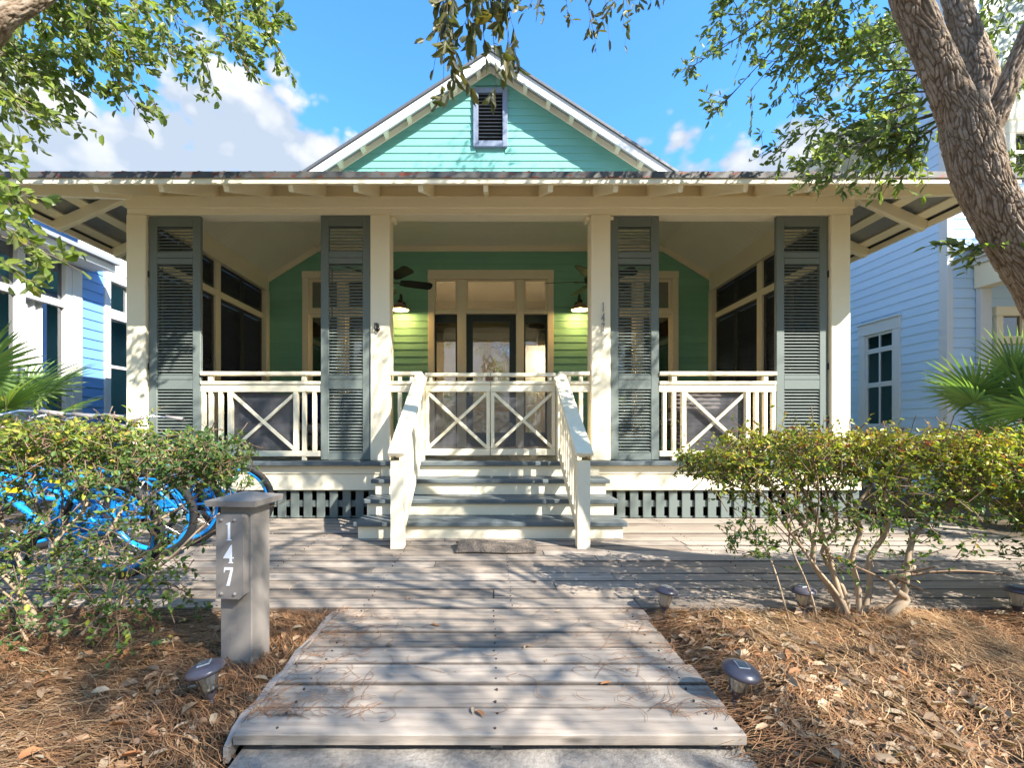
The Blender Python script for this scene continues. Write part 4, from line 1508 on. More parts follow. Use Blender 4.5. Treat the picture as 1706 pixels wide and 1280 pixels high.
# front wall inside and outside the porch
fw = rp('front_wall', MB().box(XR + .07, 7.66, YR + .02, YR + .2, -.1, 4.6).box(8.45, 12, YR + .02, YR + .2, -.1, 4.6).box(7.66, 8.45, YR + .02, YR + .2, 2.75, 4.6), BLUER)
z = -.06
while z < 4.55:
    if z < 2.7:
        inst('siding_board', LAPR, fw, (XR + .071, YR + .017, z), (0, 0, 0), (.62, 1, 1))
        inst('siding_board', LAPR, fw, (8.42, YR + .017, z), (0, 0, 0), (3.5, 1, 1))
    else:
        inst('siding_board', LAPR, fw, (XR + .071, YR + .017, z), (0, 0, 0), (4.9, 1, 1))
    z += .15
rp('pilaster', MB().box(7.33, 7.50, YR - .075, YR - .004, -.1, 3.07, .004), WHITE)
rp('porch_beam', MB().box(7.30, 7.52, 2.6, YR - .006, 3.072, 3.42, .005), CREAM)
rp('cornice', MB().box(7.26, 7.56, 2.6, YR - .006, 3.422, 3.50, .006).box(7.20, 7.60, 2.6, YR - .006, 3.502, 3.60, .006).box(7.12, 12, 2.4, YR - .006, 3.64, 3.68), WHITE)
rp('porch_post', MB().box(7.31, 7.51, 2.7, 2.9, -.1, 3.07, .005), CREAM)
fwn = rp('window', MB().box(7.60, 7.70, YR - .05, YR + .1, .5, 2.66, .004).box(8.40, 8.5, YR - .05, YR + .1, .5, 2.66, .004).box(7.59, 8.51, YR - .054, YR + .1, 2.662, 2.80, .004)
         .box(7.702, 8.398, YR - .03, YR + .08, 2.24, 2.36, .004).box(8.02, 8.06, YR - .02, YR + .05, 2.362, 2.66, .003), CREAM)
obj('pane', MB().box(7.702, 8.02, YR + .02, YR + .026, 2.362, 2.66), GLASSD, fwn)
obj('pane', MB().box(8.06, 8.398, YR + .02, YR + .026, 2.362, 2.66), GLASSD, fwn)
obj('pane', MB().box(7.702, 8.398, YR + .02, YR + .026, .5, 2.24), GLASSD, fwn)
obj('blind', MB().box(7.702, 8.398, YR + .10, YR + .11, .5, 2.24), plain('front_blind', (.5, .5, .47), .9), fwn)
# upper storeys
rp('tower_wall', MB().box(XR + .071, 12, YR + .03, 7.9, 4.6, 9.5), BLUER)
for y in (7.1, 7.4, 7.7):
    rp('batten', MB().box(XR + .045, XR + .0705, y, y + .04, 5.95, 9.5), BLUER)
rp('upper_band', MB().box(7.45, 12, YR - .03, YR + .029, 5.62, 6.05, .004), CREAM)
uw = rp('window', MB().box(7.80, 7.90, YR - .04, YR + .028, 4.7, 5.42, .004).box(8.5, 8.6, YR - .04, YR + .028, 4.7, 5.42, .004).box(7.79, 8.61, YR - .044, YR + .028, 5.421, 5.60, .004).box(7.901, 8.499, YR - .03, YR + .028, 5.1, 5.16, .003), CREAM)
obj('pane', MB().box(7.901, 8.499, YR + .0, YR + .006, 5.16, 5.42), GLASSD, uw)
obj('pane', MB().box(7.901, 8.499, YR + .0, YR + .006, 4.7, 5.1), GLASSD, uw)
rp('upper_wall_panel', MB().box(7.45, 12, YR - .0, YR + .0295, 6.052, 9.5), PALEG)
er = rp('side_eave', MB().box(6.25, XR + .07, 7.92, 15.2, 5.92, 5.95), CREAM)
obj('fascia', MB().box(6.20, 6.248, 7.92, 15.2, 5.90, 6.12, .005), CREAM, er)
for y in np.arange(8.0, 15, .55):
    obj('bracket', MB().beam((XR, y, 5.45), (6.32, y, 5.86), .06, .08), CREAM, er)
obj('eave_roof', MB().add(*slab([(6.15, 7.9, 6.17), (9.5, 7.9, 6.7), (9.5, 15.3, 6.7), (6.15, 15.3, 6.17)], .04)), GALV, er)
rp('upper_side_wall', MB().box(XR + .003, 12, 7.91, 15, 6.0, 6.3), BLUER)

# ------------------------------------------------------------------ numbered post
np_ = thing('number_post', 'short taupe wooden post with number 147 plate beside the walkway', 'post', (-1.045, 1.96, -.05), R(-4))
h = .72
obj('post_body', MB().box(-.068, .068, -.068, .068, -.10, h - .03, .004), TAUPE, np_, local=True)
cap = MB()
cap.add([(-.105, -.105, h - .03), (.105, -.105, h - .03), (.105, .105, h - .03), (-.105, .105, h - .03),
         (-.108, -.108, h - .006), (.108, -.108, h - .006), (.108, .108, h - .006), (-.108, .108, h - .006), (0, 0, h + .022)],
        [(3, 2, 1, 0), (0, 1, 5, 4), (1, 2, 6, 5), (2, 3, 7, 6), (3, 0, 4, 7), (4, 5, 8), (5, 6, 8), (6, 7, 8), (7, 4, 8)])
obj('post_cap', cap, TAUPE, np_, local=True)
pl = [(-.058, .318), (.040, .318), (.056, .334), (.056, .650), (.048, .658), (-.058, .658)]
obj('number_plate', MB().prism(pl, -.108, -.069), TAUPE, np_, local=True)
for ch, zz in (('1', .555), ('4', .463), ('7', .372)):
    o = digit_obj(ch, (0, 0, 0), .074, .0025, WHITEP, None, 0, .80)
    o.parent = np_
    o.location = (-.006, -.1082, zz)
for xx in (-.036, .020):
    for zz in (.338, .637):
        obj('bolt', MB().lathe([(0, .008), (.005, .006), (.008, 0)], 12, Matrix.Translation((xx, -.108, zz)) @ Matrix.Rotation(R(90), 4, 'X')), TAUPE, np_, smooth=True, local=True)

# ------------------------------------------------------------------ solar path lights
LCAP = plain('lamp_cap_plastic', (.065, .06, .075), .3, 0, .5, .15)
SOLAR = plain('solar_cell', (.10, .12, .14), .15, .2, .6)
SRIM = plain('solar_rim', (.35, .37, .38), .4)
LGLASS = glass_mat('ribbed_lamp_glass', (.95, .95, .93), .22)
SLAB = [
    (px(355, 1178, 1.62), (-2, -10, 20), 'solar path light in the pine straw in front of the number post'),
    (px(1222, 1172, 1.63), (9, 6, 0), 'solar path light in the pine straw beside the walkway boards, opposite the number post'),
    (px(1104, 1022, 2.40), (4, 6, 40), 'solar path light at the corner where the walkway meets the wide deck'),
    (px(1338, 1008, 2.42), (3, -4, 10), 'solar path light half hidden behind the stems of the leggy shrub'),
    (px(1694, 1008, 2.40), (2, 3, 70), 'solar path light by the deck edge beneath the bushy end of the hedge'),
]
for p, (rx_, ry_, rz_), lab in SLAB:
    t = thing('solar_light', lab, 'path light', (p.x, p.y, -.032), 0, 'solar path lights', (R(rx_), R(ry_), R(rz_)))
    obj('stake', MB().tube([(0, 0, -.06), (0, 0, .05)], .009, 8).lathe([(.010, .035), (.020, .052), (.026, .062), (0, .062)], 16), LCAP, t, local=True)
    n = 32
    g_ = MB()
    for (r_, zz) in ((.025, .062), (.028, .085), (.036, .12), (.041, .140)):
        for k in range(n):
            a = 2 * math.pi * k / n
            rr = r_ * (1 + (.05 if k % 2 else -.02))
            g_.v.append((rr * math.cos(a), rr * math.sin(a), zz))
    for i in range(3):
        for k in range(n):
            g_.f.append((i * n + k, i * n + (k + 1) % n, (i + 1) * n + (k + 1) % n, (i + 1) * n + k))
    obj('lens', g_, LGLASS, t, local=True)
    obj('reflector', MB().lathe([(0, .064), (.018, .068), (.021, .09), (.029, .12), (.034, .135)], 16), plain('lamp_reflector', (.70, .69, .64), .5), t, local=True, smooth=True)
    cp = obj('lamp_cap', MB().lathe([(.040, .136), (.060, .134), (.064, .140), (.060, .149), (.046, .158), (.034, .163), (0, .164)], 32), LCAP, t, local=True, smooth=True)
    obj('solar_panel', MB().box(-.020, .020, -.020, .020, .1625, .1665, .001), SRIM, cp, local=True)
    obj('solar_cell', MB().box(-.0165, .0165, -.0165, .0165, .1668, .1678), SOLAR, cp, local=True)

# ------------------------------------------------------------------ doormat, rucked up
dm = MB()
nx, ny = 40, 14
for side in (0, 1):
    for j in range(ny + 1):
        for i in range(nx + 1):
            u = i / nx; v = j / ny
            x = -.27 + u * .62
            y = 3.50 + v * .30
            zz = .006 + .09 * math.sin(math.pi * min(1, v * 1.05)) ** 1.0 * (.55 + .35 * math.sin(u * 5.4 + .6) + .35 * (u - .3)) * (.3 + .7 * v)
            zz = max(.003, zz) + (.0 if side else .009)
            dm.v.append((x + .012 * math.sin(v * 5), y + .01 * math.sin(u * 7), zz + .0025 * ((i + j) % 2)))
N = (nx + 1) * (ny + 1)
for j in range(ny):
    for i in range(nx):
        a = j * (nx + 1) + i
        dm.f.append((a, a + 1, a + nx + 2, a + nx + 1))
        dm.f.append((N + a, N + a + nx + 1, N + a + nx + 2, N + a + 1))
ed = [i for i in range(nx)] + [nx + (nx + 1) * j for j in range(ny)] + [ny * (nx + 1) + nx - i for i in range(nx)] + [(ny - j) * (nx + 1) for j in range(ny)]
for k in range(len(ed)):
    a = ed[k]; b = ed[(k + 1) % len(ed)]
    dm.f.append((a, N + a, N + b, b))


def mat_mat():
    m, nt, b = base_mat('woven_mat')
    w = NN(nt, 'ShaderNodeTexVoronoi')
    w.inputs['Scale'].default_value = 1
    nt.links.new(mapped(nt, (105, 70, 105)), w.inputs['Vector'])
    c = ramp(nt, w.outputs['Distance'], [(.1, (.21, .17, .135)), (.5, (.12, .095, .072)), (.9, (.05, .04, .03))])
    nt.links.new(c, b.inputs['Base Color'])
    b.inputs['Roughness'].default_value = .95
    bump(nt, b, w.outputs['Distance'], -.9, .01)
    return m


tag(obj('doormat', dm, mat_mat(), smooth=True), 'brown grey woven doormat rucked up at the foot of the steps', 'doormat')

# ------------------------------------------------------------------ bicycles


def torus_mesh(name, R0, r, nu, nv, mat, sq=1.0):
    U, V_ = np.meshgrid(np.arange(nu) / nu * 2 * np.pi, np.arange(nv) / nv * 2 * np.pi, indexing='ij')
    rr = R0 + r * np.cos(V_)
    P = np.stack([rr * np.cos(U), r * sq * np.sin(V_), rr * np.sin(U)], -1).reshape(-1, 3)
    i = np.arange(nu * nv).reshape(nu, nv)
    F = np.stack([i, np.roll(i, -1, 0), np.roll(np.roll(i, -1, 0), -1, 1), np.roll(i, -1, 1)], -1).reshape(-1, 4)
    me = npmesh(name, P, F, smooth=True)
    me.materials.append(mat)
    return me


TYRE = torus_mesh('tyre', .305, .027, 56, 10, RUBBER)
RIM = torus_mesh('rim', .270, .017, 56, 8, BIKEB, 1.15)
spm = MB()
for k in range(28):
    a = 2 * math.pi * k / 28
    s = 1 if k % 2 else -1
    a2 = a + s * .35
    spm.tube([(.025 * math.cos(a2), s * .028, .025 * math.sin(a2)), (.262 * math.cos(a), 0, .262 * math.sin(a))], .0011, 3, False)
spm.tube([(0, -.045, 0), (0, .045, 0)], .018, 10)
SPOKE = spm.mesh('spokes')
SPOKE.materials.append(STEEL)


def bez(a, b, c, n=8):
    a, b, c = Vector(a), Vector(b), Vector(c)
    return [a * (1 - t) ** 2 + b * 2 * t * (1 - t) + c * t * t for t in [i / n for i in range(n + 1)]]


fr = MB()
fr.tube(bez((.28, 0, .60), (.58, 0, .60), (.90, 0, .76)), .019, 10)
fr.tube(bez((.91, 0, .68), (.66, 0, .56), (.44, 0, .29)), .022, 10)
fr.tube(bez((.29, 0, .52), (.55, 0, .50), (.87, 0, .72)), .015, 10)
fr.tube([(.44, 0, .29), (.27, 0, .66)], .019, 10)
fr.tube([(.93, 0, .61), (.885, 0, .80)], .024, 12)
for s in (-1, 1):
    fr.tube([(.44, s * .035, .29), (.2, s * .06, .31), (0, s * .062, .332)], .012, 8)
    fr.tube([(.285, s * .02, .60), (.12, s * .055, .46), (0, s * .062, .332)], .011, 8)
    fr.tube([(.93, s * .03, .60), (.96, s * .058, .58), (1.04, s * .062, .44), (1.12, s * .062, .332)], .013, 8)
FRM = fr.mesh('frame', True)
FRM.materials.append(BIKEB)
cg = MB()
cg.prism([(-.04, .30), (.36, .235), (.50, .22), (.545, .29), (.50, .36), (.36, .37), (-.03, .365)], -.075, -.062)
CG = cg.mesh('chain_guard')
CG.materials.append(BIKEB)
hb_ = MB()
for s in (-1, 1):
    hb_.tube([(.87, 0, .93), (.905, s * .06, .95), (.90, s * .17, 1.02), (.84, s * .29, 1.045), (.72, s * .335, 1.03), (.66, s * .345, 1.02)], .011, 8)
hb_.tube([(.885, 0, .80), (.875, 0, .945)], .013, 8)
HB = hb_.mesh('handlebar', True)
HB.materials.append(STEEL)
GR = [MB().tube([(.735, s * .330, 1.034), (.60, s * .352, 1.012)], .0175, 10).mesh('grip', True) for s in (-1, 1)]
for m_ in GR: m_.materials.append(GRIPM)
sd_ = MB()
n = 14
for k in range(n + 1):
    t = k / n
    xx = .10 + .30 * t
    w_ = .115 * (1 - t) ** .55 * (1 if t > .08 else .7 + t * 3.7) + .018
    zz = .80 + .025 * math.cos(t * 5) - .01 * t
    sd_.v += [(xx, -w_, zz - .03), (xx, -w_ * .75, zz + .012), (xx, 0, zz + .022), (xx, w_ * .75, zz + .012), (xx, w_, zz - .03), (xx, 0, zz - .04)]
for k in range(n):
    for j in range(6):
        a = k * 6 + j; b = k * 6 + (j + 1) % 6
        sd_.f.append((a, b, b + 6, a + 6))
sd_.f += [(5, 4, 3, 2, 1, 0), tuple(n * 6 + j for j in range(6))]
SD = sd_.mesh('saddle', True)
SD.materials.append(BLACKM)
SP = MB().tube([(.27, 0, .66), (.245, 0, .79)], .013, 8).mesh('seat_post')
SP.materials.append(STEEL)
ck = MB().tube([(.44, -.09, .29), (.44, .09, .29)], .014, 8)
ck.beam((.44, .085, .29), (.52, .095, .15), .012, .022).beam((.44, -.085, .29), (.36, -.095, .43), .012, .022)
ck.box(.47, .57, .10, .18, .135, .16, .005).box(.31, .41, -.18, -.10, .415, .44, .005)
CK = ck.mesh('crank')
CK.materials.append(BLACKM)
KS = MB().tube([(.38, .05, .28), (.30, .19, .012)], .008, 8).mesh('kickstand')
KS.materials.append(STEEL)
RF = MB().box(-.315, -.30, -.02, .02, .47, .53, .005).mesh('reflector')
RF.materials.append(REDM)
ST = MB().box(.55, .66, .021, .0225, .565, .60).mesh('sticker')
ST.materials.append(YELL)
BL = ['bright blue cruiser bicycle standing farthest from the porch, against the leggy hedge',
      'bright blue cruiser bicycle second from the hedge in the parked row',
      'bright blue cruiser bicycle second from the porch in the parked row',
      'bright blue cruiser bicycle parked closest to the porch skirting']
for (x, y, rz, lean), lab in zip(((-2.36, 2.93, 176, -9), (-2.50, 3.42, 183, -8), (-2.49, 3.74, 186, -8), (-2.27, 4.13, 185, -7)), BL):
    b_ = thing('bicycle', lab, 'bicycle', (x, y, .002), 0, 'blue bicycles parked on the deck', (R(lean), 0, R(rz)))
    for cx in (0, 1.12):
        wh = inst('wheel', SPOKE, b_, (cx, 0, .332), local=True)
        inst('tyre', TYRE, wh, (0, 0, 0), local=True)
        inst('rim', RIM, wh, (0, 0, 0), local=True)
    for nm, me in (('frame', FRM), ('chain_guard', CG), ('saddle', SD), ('seat_post', SP), ('crank', CK), ('kickstand', KS), ('sticker', ST)):
        inst(nm, me, b_, (0, 0, 0), local=True)
    h_ = inst('handlebar', HB, b_, (0, 0, 0), local=True)
    for g_ in GR:
        inst('grip', g_, h_, (0, 0, 0), local=True)
    inst('reflector', RF, b_, (.36, 0, .16), local=True)

# ------------------------------------------------------------------ plants
def unit(a):
    return a / np.maximum(np.linalg.norm(a, axis=-1, keepdims=True), 1e-9)


def leaves_mesh(name, P, D, Nn, L, W, tint, mat, fold=.22, curl=.12):
    D = unit(D)
    Nn = unit(Nn - D * (Nn * D).sum(-1, keepdims=True))
    S = np.cross(D, Nn)
    L = L[:, None]; W = W[:, None]
    v = [P,
         P + D * L * .30 + S * W * .44 + Nn * W * fold,
         P + D * L * .72 + S * W * .46 + Nn * W * fold - Nn * L * curl * .4,
         P + D * L - Nn * L * curl,
         P + D * L * .72 - S * W * .46 + Nn * W * fold - Nn * L * curl * .4,
         P + D * L * .30 - S * W * .44 + Nn * W * fold]
    V = np.stack(v, 1).reshape(-1, 3)
    n = len(P)
    b = (np.arange(n) * 6)[:, None]
    F = np.concatenate([b + np.array([[0, 1, 2, 3]]), b + np.array([[0, 3, 4, 5]])], 0)
    me = npmesh(name, V, F, {'tint': np.repeat(tint, 6)})
    me.materials.append(mat)
    return me


def twigs_mesh(name, polys, radii, mat, ns=3):
    """polys (n,k,3), radii (n,k)"""
    P = np.asarray(polys); Rr = np.asarray(radii)
    n, k, _ = P.shape
    T = np.gradient(P, axis=1)
    T = unit(T)
    ref = np.where(np.abs(T[:, :1, 2:3]) > .9, np.array([1., 0, 0]), np.array([0, 0, 1.]))
    U = unit(np.cross(np.broadcast_to(ref, T.shape), T))
    W = np.cross(T, U)
    rings = []
    for j in range(ns):
        a = 2 * math.pi * j / ns
        rings.append(P + (U * math.cos(a) + W * math.sin(a)) * Rr[..., None])
    V = np.stack(rings, 2).reshape(-1, 3)
    idx = np.arange(n * k * ns).reshape(n, k, ns)
    F = np.stack([idx[:, :-1], np.roll(idx, -1, 2)[:, :-1], np.roll(idx, -1, 2)[:, 1:], idx[:, 1:]], -1).reshape(-1, 4)
    me = npmesh(name, V, F, smooth=True)
    me.materials.append(mat)
    return me


K = 5
TT = np.linspace(0, 1, K)[:, None]


class Spray:
    def __init__(self, seed):
        self.r = np.random.default_rng(seed)
        self.tw = []; self.tr = []
        self.P = []; self.D = []; self.N = []; self.L = []

    def shoot(self, a, b, r0, r1, sag):
        a = np.asarray(a, float); b = np.asarray(b, float)
        L = np.linalg.norm(b - a)
        c = (a + b) / 2 + np.array([0, 0, 1.]) * sag * L + self.r.normal(0, .06, 3) * L
        p = a * (1 - TT) ** 2 + c * 2 * TT * (1 - TT) + b * TT ** 2
        self.tw.append(p); self.tr.append(r0 + (r1 - r0) * TT[:, 0])
        return p

    def leaf_along(self, p, n, size, t0=.2, spread=.9, up=.5):
        r = self.r
        for _ in range(n):
            t = r.uniform(t0, 1) * (K - 1)
            i = min(int(t), K - 2)
            q = p[i] + (p[i + 1] - p[i]) * (t - i)
            d = p[i + 1] - p[i]
            d = d / (np.linalg.norm(d) + 1e-9) * .7 + r.normal(0, spread * .6, 3)
            nn = r.normal(0, .6, 3) + np.array([0, 0, up])
            self.P.append(q); self.D.append(d); self.N.append(nn)
            self.L.append(size * r.uniform(.65, 1.25))

    def branch(self, a, b, r0=.008, nside=10, slen=.35, size=.05, nl=7, sag=.08, sub=0, hang=.15):
        r = self.r
        p = self.shoot(a, b, r0, r0 * .25, sag)
        self.leaf_along(p, nl, size, .5)
        L = np.linalg.norm(np.asarray(b) - np.asarray(a))
        for k in range(nside):
            t = r.uniform(.12, 1.0) * (K - 1)
            i = min(int(t), K - 2)
            q = p[i] + (p[i + 1] - p[i]) * (t - i)
            d = p[i + 1] - p[i]
            d = d / (np.linalg.norm(d) + 1e-9)
            o = r.normal(0, 1, 3)
            o -= d * o.dot(d)
            o /= np.linalg.norm(o) + 1e-9
            v = d * .65 + o * .75 + np.array([0, 0, -hang])
            ln = slen * r.uniform(.5, 1.2) * (1.15 - .5 * t / (K - 1))
            e = q + v * ln
            s = self.shoot(q, e, r0 * .4, r0 * .12, .05)
            self.leaf_along(s, nl, size, .15)
            for _ in range(sub):
                j = r.integers(1, K - 1)
                o = r.normal(0, 1, 3)
                e2 = s[j] + (v * .5 + o * .45) * ln * .55
                s2 = self.shoot(s[j], e2, r0 * .22, r0 * .1, .03)
                self.leaf_along(s2, max(3, nl - 2), size, .2)

    def arrays(self):
        return [np.array(x) for x in (self.P, self.D, self.N, self.L)]

    def build(self, parent, leafname, lmat, tmat, ratio=.42, tint=None, twigname='twigs', kindstuff=True):
        P, D, N, L = self.arrays()
        tn = self.r.beta(1.8, 2.2, len(P)) if tint is None else tint(P, self.r)
        o = obj(leafname, leaves_mesh(leafname, P, D, N, L, L * ratio * self.r.uniform(.8, 1.2, len(P)), tn, lmat), None, parent, kind='stuff')
        t = obj(twigname, twigs_mesh(twigname, np.array(self.tw), np.array(self.tr), tmat), None, parent, kind='stuff')
        return o, t


# ---- bark with raised plates
def catmull(pts, rad, n):
    P = [Vector(p) for p in pts]
    P = [P[0] * 2 - P[1]] + P + [P[-1] * 2 - P[-2]]
    Q = [rad[0]] + list(rad) + [rad[-1]]
    out = []; ro = []
    m = len(pts) - 1
    for k in range(n + 1):
        t = k / n * m
        i = min(int(t), m - 1)
        f = t - i
        p0, p1, p2, p3 = P[i:i + 4]
        out.append(.5 * ((2 * p1) + (p2 - p0) * f + (2 * p0 - 5 * p1 + 4 * p2 - p3) * f * f + (3 * p1 - p0 - 3 * p2 + p3) * f ** 3))
        ro.append(Q[i + 1] * (1 - f) + Q[i + 2] * f)
    return out, ro


def bark_tube(name, pts, rad, nu, nv, seed, parent, depth=.008, cu=.0165, cv=.07, mat=None):
    c, rr = catmull(pts, rad, nv)
    c = np.array([tuple(p) for p in c]); rr = np.array(rr)
    T = unit(np.gradient(c, axis=0))
    u = np.array(Vector(T[0]).orthogonal().normalized())
    U = []
    for t in T:
        u = u - t * u.dot(t)
        u = u / np.linalg.norm(u)
        U.append(u)
    U = np.array(U); W = np.cross(T, U)
    s = np.concatenate([[0], np.cumsum(np.linalg.norm(np.diff(c, axis=0), axis=1))])
    th = np.arange(nu) / nu * 2 * np.pi
    rmean = rr.mean()
    NC = max(6, int(round(2 * math.pi * rmean / cu)))
    r_ = np.random.default_rng(seed)
    NVc = int(s[-1] / cv) + 4
    jx = r_.uniform(.1, .9, (NVc, NC)); jy = r_.uniform(0, 1, (NVc, NC)); hh = r_.uniform(.35, 1, (NVc, NC))
    gu = (th / (2 * np.pi) * NC)[None, :] + .4 * np.sin(s[:, None] * 9)[:, :] + .25 * np.sin(s[:, None] * 31 + th[None, :] * 3) + .16 * wav(np.cos(th)[None, :] * .5 + s[:, None] * 2, np.sin(th)[None, :] * .5 + s[:, None] * 1.2, seed + 9, 1.0, 1.3, 4)
    gv = (s / cv)[:, None] + .35 * np.sin(th[None, :] * 5 + s[:, None] * 13) + .40 * wav(np.cos(th)[None, :] * .5 + np.zeros_like(gu), np.sin(th)[None, :] * .5 + s[:, None] * 2, seed + 10, 1.0, 1.5, 4)
    iu = np.floor(gu).astype(int); iv = np.floor(gv).astype(int)
    F1 = np.full(gu.shape, 9.); F2 = np.full(gu.shape, 9.); H = np.zeros_like(gu)
    for dv in (-1, 0, 1, 2):
        for du in (-1, 0, 1):
            a = (iu + du); b = np.clip(iv + dv, 0, NVc - 1)
            aw = a % NC
            d = np.hypot((a + jx[b, aw] - gu), (b + jy[b, aw] - gv) * .8)
            m1 = d < F1
            F2 = np.where(m1, F1, np.minimum(F2, d))
            H = np.where(m1, hh[b, aw], H)
            F1 = np.where(m1, d, F1)
    e = np.clip((F2 - F1) / .30, 0, 1)
    e = e * e * (3 - 2 * e)
    # second, finer set of cracks across the plates
    gu2 = gu * 1.9 + .3 * np.sin(gv * 7); gv2 = gv * 2.7 + .3 * np.sin(gu * 3)
    iu2 = np.floor(gu2).astype(int); iv2 = np.floor(gv2).astype(int)
    G1 = np.full(gu.shape, 9.); G2 = np.full(gu.shape, 9.)
    for dv in (-1, 0, 1):
        for du in (-1, 0, 1):
            a = iu2 + du; b = iv2 + dv
            hsh = np.sin(a * 127.1 + b * 311.7) * 43758.5453
            h2 = np.sin(a * 269.5 + b * 183.3) * 43758.5453
            d = np.hypot(a + hsh - np.floor(hsh) - gu2, b + h2 - np.floor(h2) - gv2)
            m1 = d < G1
            G2 = np.where(m1, G1, np.minimum(G2, d)); G1 = np.where(m1, d, G1)
    e2 = np.clip((G2 - G1) / .25, 0, 1)
    ridge = e * (.45 + .55 * H) * (.62 + .38 * e2)
    fine = wav(gu * .3, gv * .3, seed + 3, .30, 1.0, 6)
    lump = wav(np.cos(th)[None, :] * .4 + np.zeros_like(gu), s[:, None] * .9 + np.sin(th)[None, :] * .4, seed + 5, .09, 1.0, 3)
    rad2 = rr[:, None] * (1 + lump * .5) + depth * (ridge - .5) + depth * fine * .8
    V = c[:, None, :] + (U[:, None, :] * np.cos(th)[None, :, None] + W[:, None, :] * np.sin(th)[None, :, None]) * rad2[..., None]
    n = nv + 1
    i = np.arange(n * nu).reshape(n, nu)
    F = np.stack([i[:-1], np.roll(i, -1, 1)[:-1], np.roll(i, -1, 1)[1:], i[1:]], -1).reshape(-1, 4)
    me = npmesh(name, V.reshape(-1, 3), F, {'ridge': np.clip(ridge + fine * .5, 0, 1).ravel()}, smooth=True)
    me.materials.append(mat or BARK)
    return obj(name, me, None, parent)


# ---- the leaning oak beside the pale house
oak = thing('live_oak', 'leaning live oak with furrowed grey brown bark forking above the roof edge', 'tree', (3.45, 2.45, -.1))
d = 2.3
sc_ = FPX / d
pp = lambda x, y, dd=2.3: tuple(px(x, y, dd))
bark_tube('trunk', [(3.42, 2.42, -.15), (3.33, 2.40, .35), (3.12, 2.36, .95), pp(1758, 520), pp(1690, 410), pp(1640, 310), pp(1618, 235), pp(1600, 170)],
          [.18, .135, .112, .103, .098, .098, .104, .088], 300, 900, 1, oak)
bark_tube('limb', [pp(1622, 260), pp(1590, 170), pp(1555, 90), pp(1520, 10), pp(1470, -110, 2.25), pp(1340, -330, 2.2), pp(1050, -560, 2.1), pp(780, -620, 2.1)],
          [.072, .077, .074, .071, .066, .057, .045, .03], 190, 640, 2, oak)
bark_tube('limb', [pp(1640, 260, 2.36), pp(1640, 160, 2.42), pp(1620, 80, 2.5), pp(1590, -10, 2.6), pp(1560, -150, 2.8), pp(1500, -330, 3.3), pp(1400, -420, 3.9)],
          [.066, .066, .060, .056, .05, .04, .03], 140, 400, 3, oak)
bark_tube('limb', [pp(1640, 235, 2.26), pp(1668, 175, 2.24), pp(1700, 90, 2.22), pp(1750, -20, 2.2), pp(1880, -220, 2.2), pp(2100, -420, 2.0)],
          [.050, .042, .036, .033, .03, .02], 90, 300, 4, oak)


def spray_px(S, lst, **kw):
    for (x0, y0, d0, x1, y1, d1) in lst:
        S.branch(np.array(px(x0, y0, d0)), np.array(px(x1, y1, d1)), **kw)


# foliage on the roof side of the oak
S = Spray(21)
spray_px(S, [(1420, -90, 3.2, 1135, 120, 3.4), (1440, -60, 3.1, 1190, 190, 3.3), (1400, -120, 3.3, 1180, 70, 3.6), (1440, -80, 3.0, 1250, 150, 3.2),
             (1440, -50, 3.1, 1300, 165, 3.2), (1420, -60, 3.3, 1340, 90, 3.5), (1300, -130, 3.3, 1200, 30, 3.5), (1350, -120, 3.1, 1270, 40, 3.3), (1420, -70, 3.0, 1385, 55, 3.1)],
         r0=.008, nside=16, slen=.31, size=.050, nl=9, sub=1)
spray_px(S, [(1565, 185, 2.6, 1335, 285, 3.0), (1560, 190, 2.6, 1345, 325, 2.7), (1570, 150, 2.7, 1300, 250, 3.3), (1565, 160, 2.6, 1400, 215, 3.0),
             (1560, 120, 2.7, 1350, 150, 3.2), (1550, 60, 2.8, 1380, 110, 3.2), (1540, 30, 2.9, 1430, 70, 3.3), (1560, 200, 2.6, 1450, 260, 2.8),
             (1555, 100, 2.8, 1450, 180, 3.1), (1560, 90, 2.9, 1480, 120, 3.4), (1545, 10, 3.0, 1470, 40, 3.5), (1560, 210, 2.5, 1500, 255, 2.7)],
         r0=.007, nside=18, slen=.30, size=.047, nl=9, sub=1)
spray_px(S, [(1700, -40, 3.4, 1640, 90, 3.6), (1740, 20, 3.3, 1670, 110, 3.5), (1690, -60, 3.2, 1625, 40, 3.4), (1760, 60, 3.0, 1700, 150, 3.2), (1770, 230, 3.0, 1690, 290, 3.2), (1640, 420, 2.45, 1605, 405, 2.4)],
         r0=.006, nside=8, slen=.22, size=.05, nl=7, sub=1)
S.build(oak, 'foliage', OAKLEAF, TWIGD, .40)

